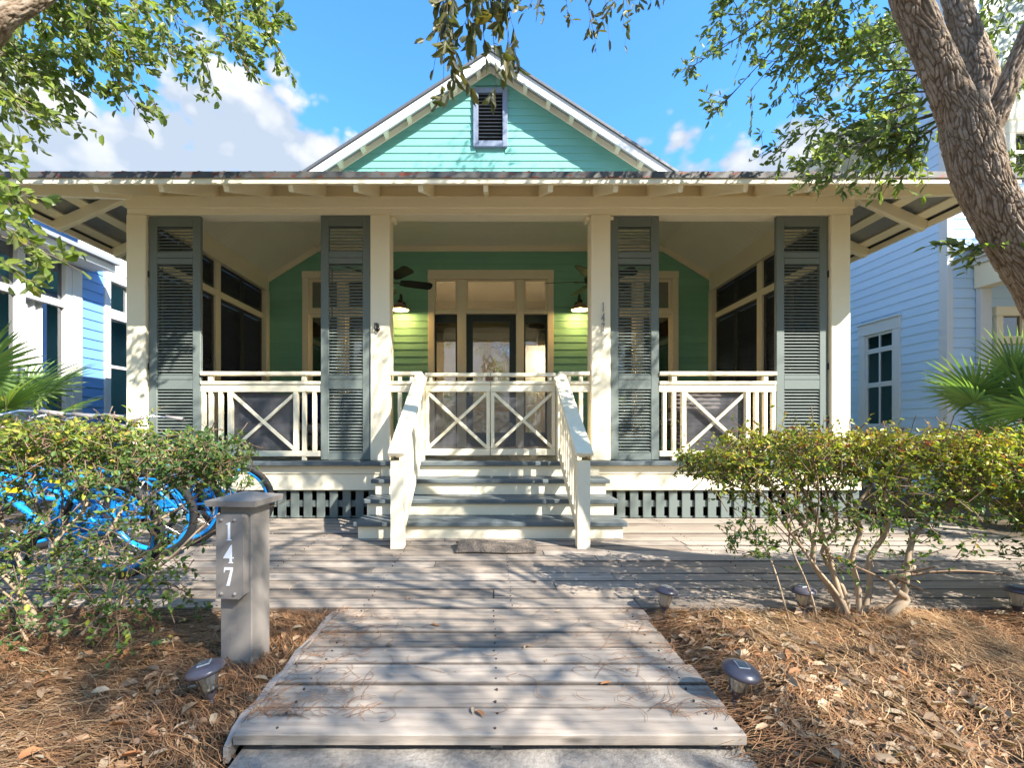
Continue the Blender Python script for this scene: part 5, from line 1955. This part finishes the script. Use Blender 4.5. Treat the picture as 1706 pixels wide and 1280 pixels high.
# single leaves that can be told apart: the spray hanging before the gable
S = Spray(33)
hang = [(760, -160, 2.05, 722, 118, 2.0), (770, -170, 2.0, 738, 155, 1.97), (775, -160, 2.05, 765, 120, 2.0), (780, -160, 2.0, 790, 105, 2.05),
        (800, -170, 2.05, 828, 150, 2.0), (810, -160, 2.05, 852, 105, 2.02), (790, -170, 2.1, 806, 60, 2.1), (750, -160, 2.1, 735, 40, 2.1), (820, -160, 2.1, 862, 70, 2.1)]
for (x0, y0, d0, x1, y1, d1) in hang:
    S.branch(np.array(px(x0, y0, d0)), np.array(px(x1, y1, d1)), r0=.004, nside=6, slen=.13, size=.060, nl=6, sag=.0, hang=.75)
P, D, N, L = S.arrays()
D = unit(D) + np.array([0, 0, -.9])
vis = np.argsort(-P[:, 2])[::-1][:290]
one = []
for k in range(4):
    tn = np.array([[.15, .4, .6, .9][k]])
    one.append(leaves_mesh('leaf', np.zeros((1, 3)), np.array([[0, 0, -1.]]), np.array([[0, -1., 0]]), np.array([1.]), np.array([.30 + .04 * k]), tn, HANGLEAF, .2, .1 + .08 * k))
for k, i in enumerate(vis):
    q = Vector(D[i]).normalized().to_track_quat('-Z', 'Y') @ Quaternion((0, 0, 1), random.uniform(0, 6.28))
    o = bpy.data.objects.new('leaf', one[k % 4])
    o.location = P[i]
    o.rotation_euler = q.to_euler()
    s_ = float(L[i]) * 1.2
    o.scale = (s_, s_, s_)
    link(o, oak)
obj('hanging_twigs', twigs_mesh('hanging_twigs', np.array(S.tw), np.array(S.tr), TWIGD), None, oak, kind='stuff')
rest = np.setdiff1d(np.arange(len(P)), vis)
if len(rest):
    obj('hanging_foliage', leaves_mesh('hanging_foliage', P[rest], D[rest], N[rest], L[rest], L[rest] * .33, RNG.uniform(0, 1, len(rest)), HANGLEAF), None, oak, kind='stuff')
S = Spray(35)
spray_px(S, [(960, -170, 2.5, 945, 25, 2.4), (985, -170, 2.5, 985, 42, 2.4), (1000, -170, 2.4, 1015, 66, 2.3), (1030, -170, 2.5, 1050, 30, 2.4), (880, -160, 2.4, 897, 22, 2.4), (1060, -150, 2.6, 1085, 5, 2.6)],
         r0=.004, nside=6, slen=.16, size=.048, nl=6, sag=.0, hang=.6)
S.build(oak, 'foliage', HANGLEAF, TWIGD, .33)


# ---- crown above the frame, in clumps; gaps cut to let sun onto chosen plants
SUN_GAPS = ((1.0, 4.3, 1.9, 3.0, .85, .85), (-3.2, -1.4, 1.8, 2.6, .9, .85), (-5.6, -3.4, 3.4, 5.2, 1.3, .8), (4.4, 6.8, 3.6, 5.6, 1.3, .6),
        (1.5, 3.0, 2.3, 3.6, 3.0, .8), (-3.4, -1.2, 2.1, 3.6, 3.2, .8), (-2.6, -1.6, 2.0, 2.6, 2.0, .7))


def thin(P, r):
    """leaves kept: unseen crowns thinned along sun rays to light chosen plants"""
    f = np.zeros(len(P))
    for (x0, x1, y0, y1, z, w) in SUN_GAPS:
        t = (P[:, 2] - z) / sun_dir.z
        x = P[:, 0] - sun_dir.x * t; y = P[:, 1] - sun_dir.y * t
        f = np.where((x > x0 - .1) & (x < x1 + .1) & (y > y0 - .1) & (y < y1 + .1) & (t > 0), np.maximum(f, w), f)
    return r.uniform(0, 1, len(P)) > f


def crown(S, c, rad, nclump, nl, size, seed, zmin=None, cl=.5):
    r = np.random.default_rng(seed)
    c = np.array(c); rad = np.array(rad)
    for _ in range(nclump):
        while True:
            q = r.uniform(-1, 1, 3)
            if .25 < np.linalg.norm(q) < 1: break
        p = c + q * rad
        if zmin is not None and p[2] < zmin(p): continue
        n = int(nl * r.uniform(.5, 1.4))
        sp = cl * r.uniform(.55, 1.2)
        e = r.normal(0, 1, (n, 3)) * np.array([sp, sp, sp * .55]) * .5
        P = p + e
        if zmin is not None:
            keep = P[:, 2] > np.array([zmin(x_) for x_ in P])
            P = P[keep]; e = e[keep]
        keep = thin(P, r)
        P = P[keep]; e = e[keep]
        S.P += list(P); S.D += list(r.normal(0, 1, P.shape) + e); S.N += list(r.normal(0, .7, P.shape) + np.array([0, 0, .6]))
        S.L += list(size * r.uniform(.7, 1.3, len(P)))
        base = c + (p - c) * .35 - np.array([0, 0, .4])
        S.shoot(base, p, .016, .006, .1)
        for k in range(4):
            S.shoot(p, p + r.normal(0, .5, 3) * sp, .008, .003, .05)


lim = lambda p: EYE + .936 * max(p[1], 0) * 1.08 + .55
S = Spray(41)
crown(S, (3.6, .6, 6.0), (3.6, 3.0, 1.9), 115, 80, .062, 42, lim)
crown(S, (4.2, 4.0, 8.8), (2.6, 1.8, 1.3), 40, 80, .066, 43, lim)
crown(S, (3.6, -.3, 3.9), (2.1, 1.7, .8), 44, 46, .058, 44, lim, .42)
S.build(oak, 'crown', OAKLEAF, TWIGD, .42, twigname='crown_twigs')

# ---- the oak on the bicycle side
oak2 = thing('live_oak', 'spreading live oak whose leafy boughs hang over the bicycles and blue cottage', 'tree', (-4.6, 1.2, -.1))
bark_tube('trunk', [(-4.7, 1.0, -.15), (-4.6, 1.05, .8), (-4.4, 1.2, 1.8), (-4.1, 1.5, 2.8), (-3.6, 1.9, 3.6)], [.22, .18, .16, .14, .11], 90, 260, 6, oak2)
bark_tube('limb', [(-4.1, 1.5, 2.8), tuple(px(-120, 60, 2.6)), tuple(px(20, 15, 2.7)), tuple(px(150, -70, 2.9)), tuple(px(350, -190, 3.2))], [.10, .08, .065, .05, .03], 60, 220, 7, oak2)
S = Spray(51)
spray_px(S, [(-60, 30, 3.0, 40, 175, 3.2), (-40, 10, 3.0, 110, 160, 3.2), (20, -40, 3.1, 150, 140, 3.2), (60, -60, 3.1, 215, 165, 3.2), (120, -80, 3.1, 265, 185, 3.0),
             (150, -90, 3.2, 300, 110, 3.2), (200, -110, 3.2, 350, 105, 3.3), (250, -120, 3.3, 415, 120, 3.3), (300, -130, 3.3, 400, 60, 3.4), (330, -150, 3.3, 450, 30, 3.4),
             (380, -140, 3.4, 470, 100, 3.4), (-60, 60, 3.0, 60, 120, 3.3), (0, -60, 3.3, 90, 80, 3.5), (80, -90, 3.4, 180, 60, 3.6), (180, -120, 3.4, 260, 50, 3.6), (-80, 40, 2.8, 45, 200, 2.9),
             (100, -70, 3.0, 230, 100, 3.1), (-20, -50, 2.9, 130, 60, 3.0)],
         r0=.007, nside=16, slen=.31, size=.060, nl=9, sub=1)
S.build(oak2, 'foliage', OAKLEAF, TWIG, .46, tint=lambda P, r: np.clip(r.beta(2, 2, len(P)) * .9 + .08, 0, 1))
S = Spray(52)
spray_px(S, [(-90, 240, 2.4, 35, 290, 2.4), (-80, 280, 2.3, 60, 330, 2.3), (-70, 330, 2.2, 50, 400, 2.2), (-60, 380, 2.2, 140, 455, 2.25), (-60, 400, 2.2, 75, 500, 2.2),
             (-80, 220, 2.4, 20, 240, 2.5), (-60, 350, 2.2, 90, 420, 2.3), (-70, 300, 2.3, 40, 350, 2.3)],
         r0=.005, nside=6, slen=.17, size=.058, nl=6, sub=0)
S.build(oak2, 'foliage', OAKLEAF, TWIG, .52, tint=lambda P, r: np.clip(r.beta(2, 1.6, len(P)) * .6 + .32, 0, 1))
S = Spray(53)
crown(S, (-3.4, .4, 5.2), (2.6, 2.2, 1.3), 28, 80, .062, 54, lim)
S.build(oak2, 'crown', OAKLEAF, TWIGD, .42, twigname='crown_twigs')

# ---- oaks behind the viewer dapple the deck; one added to shade the pale house
for (tx, ty, cx, cy, cz, rx_, ry_, rz_, n, sd2, lab) in (
        (6.5, -5.5, 6.3, -4.2, 6.2, 4.2, 4.0, 2.0, 95, 61, 'broad live oak standing across the path from the walkway end'),
        (10.6, 3.2, 11.0, 4.2, 8.4, 3.2, 2.4, 2.6, 135, 65, 'unseen live oak added beside the pale blue house to shade its front'),
        (1.5, -9.0, 1.0, -8.0, 6.0, 4.0, 3.0, 2.4, 45, 71, 'rounded live oak further along the far side of the path')):
    t3 = thing('live_oak', lab, 'tree', (tx, ty, -.1))
    bark_tube('trunk', [(tx, ty, -.15), (tx + .1, ty, 1.5), (tx - .1, ty + .2, 3.2), (cx, cy - .6, cz - 1.9)], [.28, .22, .17, .07], 40, 90, sd2, t3)
    S = Spray(sd2)
    crown(S, (cx, cy, cz), (rx_, ry_, rz_), int(n * 1.35), 78, .066, sd2 + 1)
    S.build(t3, 'crown', OAKLEAF, TWIGD, .45, twigname='crown_twigs')


# ---- the far side of the street: a wood that reads as one mass (mirrored in the door glass)
rw = np.random.default_rng(77)
nw = 16000
xw = rw.uniform(-16, 16, nw); yw = rw.uniform(-17, -13, nw)
zw = rw.uniform(0, 1, nw) ** .8 * (4.2 + wav(xw, yw, 78, 1.0, .12, 3))
kp = wav(xw, zw, 79, 1.0, .4, 3) + rw.normal(0, .4, nw) > -.45
Pw = np.stack([xw, yw, zw], -1)[kp]
wm = leaves_mesh('woodland', Pw, rw.normal(0, 1, Pw.shape), rw.normal(0, 1, Pw.shape), rw.uniform(.15, .32, len(Pw)), rw.uniform(.08, .16, len(Pw)), rw.beta(2, 2, len(Pw)), OAKLEAF)
wo = obj('woodland', wm, None, kind='stuff')
tag(wo, 'green woodland edge along the far side of the street', 'woodland')


# ---- shrubs
def shrub(name, label, seed, base, canopy, stems, ntwig, leaf, lowtw=0, low=None, lmat=HEDGELEAF, group=None, nl=8, tintf=None, topbias=1.6):
    """canopy: list of (x0,x1,y0,y1,z0,z1,weight)"""
    r = np.random.default_rng(seed)
    t = thing(name, label, 'shrub', base, 0, group)
    S = Spray(seed)
    wts = np.array([c[6] for c in canopy], float)
    wts /= wts.sum()
    nodes = []
    for (bx_, by_, ex, ey, ez, r0) in stems:
        r0 *= .78
        a = np.array((bx_, by_, base[2])); b = np.array((ex, ey, ez))
        n = 7
        pts = [a + (b - a) * (k / (n - 1)) + (np.append(r.normal(0, .03, 2), 0) if 0 < k else 0) + np.array([0, 0, .04 * math.sin(math.pi * k / (n - 1))]) for k in range(n)]
        rr_ = [r0 * (1 - .62 * k / (n - 1)) * r.uniform(.92, 1.08) for k in range(n)]
        c_, q_ = catmull(pts, rr_, 18)
        obj('stem', MB().tube(c_, q_, 8), STEMM, t, smooth=True)
        nodes += [np.array(p) for p in c_[8:]]
        for _ in range(5):
            p0 = np.array(c_[r.integers(8, 18)])
            e = b + r.normal(0, 1, 3) * np.array([.22, .14, .07]) + np.array([0, 0, .03])
            s_ = S.shoot(p0, e, r0 * .38, r0 * .2, .05)
            nodes += [s_[2], s_[3], s_[4]]
    nodes = np.array(nodes)
    for k in range(ntwig):
        c = canopy[r.choice(len(canopy), p=wts)]
        u = r.uniform(0, 1, 3)
        zf = 1 - (1 - u[2]) ** topbias if False else u[2] ** (1 / topbias)
        p = np.array((c[0] + (c[1] - c[0]) * u[0], c[2] + (c[3] - c[2]) * u[1], c[4] + (c[5] - c[4]) * zf))
        p[2] += .012 * math.sin(p[0] * 17) + r.normal(0, .012)
        dd = np.linalg.norm(nodes - p, axis=1) + r.uniform(0, .10, len(nodes))
        q = nodes[dd.argmin()]
        v = p - q
        ln = np.linalg.norm(v)
        w_ = v / (ln + 1e-9) + r.normal(0, .55, 3)
        q = p - w_ / np.linalg.norm(w_) * min(ln, r.uniform(.07, .17))
        s_ = S.shoot(q, p, .0028, .0010, .05)
        S.leaf_along(s_, int(nl * r.uniform(.6, 1.4)), leaf, .35, 1.0, .7)
        if r.uniform() < .5:
            e = p + r.normal(0, .05, 3)
            s2 = S.shoot(s_[3], e, .0014, .0008, .05)
            S.leaf_along(s2, nl // 2, leaf, .3, 1.0, .7)
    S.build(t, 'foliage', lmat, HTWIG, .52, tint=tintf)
    return t


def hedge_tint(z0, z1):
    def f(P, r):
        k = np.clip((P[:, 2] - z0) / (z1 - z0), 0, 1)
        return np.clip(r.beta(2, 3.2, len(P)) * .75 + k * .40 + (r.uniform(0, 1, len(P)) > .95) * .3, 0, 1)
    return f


BX, BY_ = 1.88, 2.36
shrub('leggy_shrub', 'flat clipped leggy shrub with bare forked stems in the pine straw beside the walkway', 81, (BX, BY_, -.04),
      [(1.35, 2.45, 2.15, 2.8, .60, .93, 5), (1.05, 1.4, 2.2, 2.6, .64, .83, 1.2), (2.3, 2.95, 2.1, 2.8, .45, .92, 3.2), (1.2, 2.4, 2.1, 2.5, .22, .62, 1.0)],
      [(BX - .05, BY_, 1.45, 2.4, .72, .020), (BX - .02, BY_ + .02, 1.62, 2.5, .78, .022), (BX - .03, BY_ - .02, 1.30, 2.35, .70, .014), (BX + .02, BY_, 1.98, 2.42, .80, .020),
       (BX + .05, BY_ + .03, 2.25, 2.55, .76, .021), (BX + .06, BY_ - .03, 2.45, 2.4, .70, .023), (BX + .01, BY_ + .05, 1.85, 2.65, .80, .016), (BX - .35, BY_ - .02, 1.28, 2.3, .55, .007), (BX - .2, BY_, 1.45, 2.3, .6, .008), (BX + .12, BY_ - .02, 2.12, 2.34, .25, .028)],
      2450, .023, tintf=hedge_tint(.5, .93), nl=8, topbias=2.0)
shrub('bushy_shrub', 'dense clipped yellow green shrub at the palm end of the deck edge', 82, (3.35, 2.4, -.04),
      [(2.75, 4.2, 2.05, 2.9, .38, .92, 5), (2.8, 3.4, 2.0, 2.6, .15, .5, .8)],
      [(3.3, 2.4, 2.9, 2.5, .7, .02), (3.35, 2.38, 3.4, 2.6, .75, .02), (3.4, 2.4, 3.8, 2.4, .7, .02), (3.25, 2.36, 2.75, 2.3, .5, .012), (3.45, 2.42, 3.6, 2.7, .7, .015)],
      2200, .024, tintf=hedge_tint(.35, .95), nl=8, topbias=1.8)
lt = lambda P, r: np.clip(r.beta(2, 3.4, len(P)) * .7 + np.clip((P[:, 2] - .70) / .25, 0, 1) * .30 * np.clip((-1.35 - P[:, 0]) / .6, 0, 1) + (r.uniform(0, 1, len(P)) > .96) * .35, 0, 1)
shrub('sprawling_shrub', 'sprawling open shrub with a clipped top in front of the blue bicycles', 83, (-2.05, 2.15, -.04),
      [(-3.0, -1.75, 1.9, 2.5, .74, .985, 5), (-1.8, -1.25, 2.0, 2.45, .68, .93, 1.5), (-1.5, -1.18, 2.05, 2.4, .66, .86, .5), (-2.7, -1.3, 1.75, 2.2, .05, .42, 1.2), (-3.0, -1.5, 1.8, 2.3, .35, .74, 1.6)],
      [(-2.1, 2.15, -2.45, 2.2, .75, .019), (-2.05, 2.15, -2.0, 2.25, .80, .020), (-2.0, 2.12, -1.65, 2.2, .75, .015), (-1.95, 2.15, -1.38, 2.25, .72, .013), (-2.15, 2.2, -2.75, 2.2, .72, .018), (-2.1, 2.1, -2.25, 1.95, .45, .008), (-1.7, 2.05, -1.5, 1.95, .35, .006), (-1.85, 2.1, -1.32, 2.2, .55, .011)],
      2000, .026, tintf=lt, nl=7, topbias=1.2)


# ---- fan palms
def fan_leaf(nseg, L, spread, seed, droop):
    r = np.random.default_rng(seed)
    mb_v = []; mb_f = []; tint = []
    for k in range(nseg):
        a = (k / (nseg - 1) * 2 - 1) * spread
        ln = L * (1 - .28 * (abs(a) / spread) ** 2) * r.uniform(.9, 1.06)
        d = np.array([math.cos(a), math.sin(a), 0]); s = np.array([-math.sin(a), math.cos(a), 0])
        w0 = L * .030
        kk = 6
        tn = np.clip(r.normal(.45, .2), 0, 1)
        b0 = len(mb_v)
        dr = droop * r.uniform(.6, 1.5)
        for j in range(kk + 1):
            t = j / kk
            c = d * ln * t + np.array([0, 0, -dr * ln * t ** 2.4 + .10 * ln * t * (1 - abs(a) / spread * .5)])
            w = w0 * (.35 + 2.2 * t if t < .35 else 1.12) * (1 - t ** 3) + .0006
            mb_v += [c + s * w + np.array([0, 0, w * .55]), c, c - s * w + np.array([0, 0, w * .55])]
            tint += [tn + .25 * t * (t > .9)] * 3
        for j in range(kk):
            q = b0 + j * 3
            mb_f += [(q, q + 1, q + 4, q + 3), (q + 1, q + 2, q + 5, q + 4)]
    me = npmesh('frond', np.array(mb_v), np.array(mb_f), {'tint': np.array(tint)})
    me.materials.append(PALMLEAF)
    return me


FAN = [fan_leaf(26, .62, R(118), s, .13) for s in (1, 2, 3)]


def palm(label, loc, fronds, seed, scale=1.0):
    r = random.Random(seed)
    t = thing('fan_palm', label, 'palm', loc, 0, 'fan palms beside the cottage')
    obj('trunk', MB().tube([(loc[0], loc[1], loc[2] - .1), (loc[0], loc[1], loc[2] + .35), (loc[0], loc[1], loc[2] + .70)], [.11, .10, .05], 10), TWIGD, t, smooth=True)
    for (az, el, pl_) in fronds:
        el_ = R(el); az_ = R(az)
        dr_ = Vector((math.cos(az_) * math.cos(el_), math.sin(az_) * math.cos(el_), math.sin(el_)))
        a = Vector(loc) + Vector((0, 0, .45 if scale < .8 else .66)); b = a + dr_ * pl_
        m_ = a + (b - a) * .5 + Vector((0, 0, .05))
        st_ = obj('frond_stalk', MB().tube([a, m_, b], [.011, .009, .007], 6), plain('palm_stalk', (.16, .22, .07), .5) if not bpy.data.materials.get('palm_stalk') else bpy.data.materials['palm_stalk'], t, smooth=True)
        X_ = dr_; Y_ = Vector((-math.sin(az_), math.cos(az_), 0)); Z_ = X_.cross(Y_)
        M_ = Matrix((X_, Y_, Z_)).transposed() @ Matrix.Rotation(r.uniform(-.5, .5), 3, 'X')
        inst('frond', r.choice(FAN), t, b, M_.to_euler(), (scale * r.uniform(.88, 1.12),) * 3)


fr_ = random.Random(5)
palm('broad fan palm in the bed in front of the pale blue house', (5.85, 4.95, -.02),
     [(a + fr_.uniform(-12, 12), e, fr_.uniform(.6, 1.0)) for a, e in ((180, 42), (215, 30), (250, 40), (290, 38), (150, 55), (200, 65), (240, 72), (300, 62), (330, 40), (20, 45), (60, 50), (110, 45), (185, 18), (225, 12), (265, 16), (170, 75))], 3, .88)
palm('fan palm filling the bed beside the deck, fronds over the leggy hedge', (6.6, 4.6, -.02),
     [(a + fr_.uniform(-12, 12), e, fr_.uniform(.65, 1.05)) for a, e in ((180, 50), (215, 40), (250, 50), (290, 40), (150, 60), (200, 75), (240, 82), (330, 50), (190, 28), (225, 22), (265, 26))], 4, .95)
palm('sunlit yellow green fan palm between the bicycles and the blue cottage', (-5.15, 4.35, -.02),
     [(a + fr_.uniform(-12, 12), e, fr_.uniform(.6, 1.0)) for a, e in ((0, 40), (-30, 30), (-65, 36), (30, 45), (-10, 62), (-50, 68), (-90, 50), (-120, 60), (20, 72), (160, 50), (200, 45), (70, 50), (-20, 14), (-60, 12), (8, 22), (-95, 20))], 6, .9)
palm('low fan palm in the strip between the two cottages', (4.95, 3.9, -.02),
     [(a, e, .32) for a, e in ((170, 20), (210, 28), (250, 30), (140, 35), (290, 25), (190, 50), (20, 40))], 8, .75)

# ------------------------------------------------------------------ pine straw and dry leaves


def straw(name, n, xr, yr, seed, flow):
    r = np.random.default_rng(seed)
    x = r.uniform(*xr, n); y = yr[0] + (yr[1] - yr[0]) * r.uniform(0, 1, n) ** 1.0
    L = r.uniform(.05, .115, n)
    clump = wav(x, y, seed + 1, 1.0, .55, 2)
    th = flow + clump * 1.0 + r.normal(0, .5, n)
    bend = r.normal(0, .55, n)
    k = 4
    z0 = bed_z(x, y)
    lift = r.exponential(.010, n)
    pts = []
    for j in range(k + 1):
        t = j / k - .5
        a = th + bend * t
        pts.append(np.stack([x + np.cos(a) * L * 2 * t, y + np.sin(a) * L * 2 * t, z0 + .004 + lift + r.normal(0, .35, n) * .012 * t * 2 + .012 * (1 - 4 * t * t) * r.uniform(0, 1, n)], -1))
    P = np.stack(pts, 1)
    T = unit(np.gradient(P, axis=1))
    up = np.array([0, 0, 1.]) + np.zeros_like(T)
    Sd = unit(np.cross(T, up)) * (r.uniform(.0007, .0014, n)[:, None, None])
    V = np.stack([P - Sd, P + Sd], 2).reshape(-1, 3)
    b = (np.arange(n) * (k + 1) * 2)[:, None]
    F = np.concatenate([b + np.array([[2 * j, 2 * j + 1, 2 * j + 3, 2 * j + 2]]) for j in range(k)], 0)
    inside = (x < DX0 - .02) | (x > DX1 + .01) | (y < DY0)
    tn = np.clip(r.beta(2, 2, n) + clump * .2, 0, 1)
    me = npmesh(name, V, F, {'tint': np.repeat(tn, (k + 1) * 2)})
    me.materials.append(STRAW)
    o = obj(name, me, None, kind='stuff')
    o['label'] = 'loose rust brown pine straw spread over the bed'
    o['category'] = 'pine straw'
    return o


straw('pine_straw', 17500, (.80, 3.6), (1.05, 2.45), 91, .5).__setitem__('label', 'rust brown pine straw over the bed under the leggy clipped shrub')
straw('pine_straw', 15500, (-3.2, -.83), (1.05, 2.45), 92, -.25).__setitem__('label', 'rust brown pine straw over the bed around the number post')


def litter(name, n, xr, yr, seed, label):
    r = np.random.default_rng(seed)
    x = r.uniform(*xr, n); y = r.uniform(*yr, n)
    keep = wav(x, y, seed + 2, 1.0, .7, 2) + r.normal(0, .5, n) > -.2
    x, y = x[keep], y[keep]
    n = len(x)
    a = r.uniform(0, 6.28, n)
    P = np.stack([x, y, bed_z(x, y) + r.uniform(.012, .032, n)], -1)
    D = np.stack([np.cos(a), np.sin(a), r.normal(0, .22, n)], -1)
    N = np.stack([r.normal(0, .38, n), r.normal(0, .38, n), np.ones(n)], -1)
    L = r.uniform(.025, .068, n)
    me = leaves_mesh(name, P, D, N, L, L * r.uniform(.28, .55, n), r.beta(2, 2, n), LITTER, .25, .18)
    o = obj(name, me, None, kind='stuff')
    o['label'] = label
    o['category'] = 'leaf litter'


litter('leaf_litter', 4300, (.84, 3.6), (1.05, 2.45), 95, 'dry fallen oak leaves over the bed beneath the leggy clipped shrub')
litter('leaf_litter', 1300, (-3.2, -.86), (1.05, 2.45), 96, 'dry fallen oak leaves over the bed around the number post')
rn = np.random.default_rng(101)
nn_ = 420
side = rn.integers(0, 2, nn_)
xq = np.where(side == 0, DX0 + rn.exponential(.16, nn_), DX1 - rn.exponential(.16, nn_))
yq = rn.uniform(1.2, 2.44, nn_)
thq = rn.uniform(0, 6.28, nn_)
Lq = rn.uniform(.03, .08, nn_); bq = rn.normal(0, .6, nn_)
zq = np.where(yq > DY0 + .04, .004, -.055)
yq = np.where((yq > DY0 - .08) & (yq < DY0 + .09), DY0 + .12, yq)
zq = np.where(yq > DY0 + .04, .004, -.052)
Pq = np.stack([np.stack([xq + np.cos(thq + bq * t) * Lq * t, yq + np.sin(thq + bq * t) * Lq * t * .8, zq + .002 + 0 * t * xq], -1) for t in (-1., -.5, 0., .5, 1.)], 1)
pn = obj('pine_needles', twigs_mesh('pine_needles', Pq, np.full((nn_, 5), .0009), STRAWN if False else plain('loose_needle', (.26, .13, .06), .7)), None, kind='stuff')
tag(pn, 'single pine needles strewn along the edges of the walkway boards', 'pine needles')
# leaves lying on the boards, one by one
FLM = [leaves_mesh('fallen_leaf', np.array([[-.5, 0, 0.]]), np.array([[1., 0, .1]]), np.array([[0., 0, 1.]]), np.array([1.]), np.array([.34]), np.array([t]), LITTER, .25, .16) for t in (.3, .6, .8, .93)]
FL = [(800, 1190, 2, .05), (788, 1185, 1, .038), (1010, 1140, 2, .048), (880, 1078, 0, .04), (875, 1079, 3, .03), (725, 1043, 2, .05), (648, 1076, 0, .04), (642, 1086, 1, .025),
      (612, 1018, 3, .03), (680, 998, 2, .04), (895, 1063, 3, .02), (910, 1102, 2, .02), (656, 927, 1, .035), (666, 929, 3, .03), (890, 970, 0, .045), (1005, 943, 3, .02),
      (610, 905, 1, .03), (1180, 985, 0, .04), (1250, 905, 1, .035), (490, 895, 3, .03), (560, 900, 1, .04), (470, 940, 1, .03), (930, 1020, 1, .03), (760, 1120, 3, .015), (512, 1185, 0, .02)]
FLL = ['dark brown dry leaf lying on the weathered boardwalk planks', 'grey tan dry leaf lying on the weathered boardwalk planks', 'pale straw coloured dry leaf lying on the weathered boardwalk planks', 'rust red dry leaf lying on the weathered boardwalk planks']
for k, (x, y, t, s_) in enumerate(FL):
    dp = FPX * (EYE - .004) / (y - 715)
    p = px(x, y, dp)
    o = inst('fallen_leaf', FLM[t], None, (p.x, p.y, .006), (0, 0, random.uniform(0, 6.28)), (s_, s_, s_))
    tag(o, FLL[t], 'leaf', 'fallen leaves on the boardwalk')
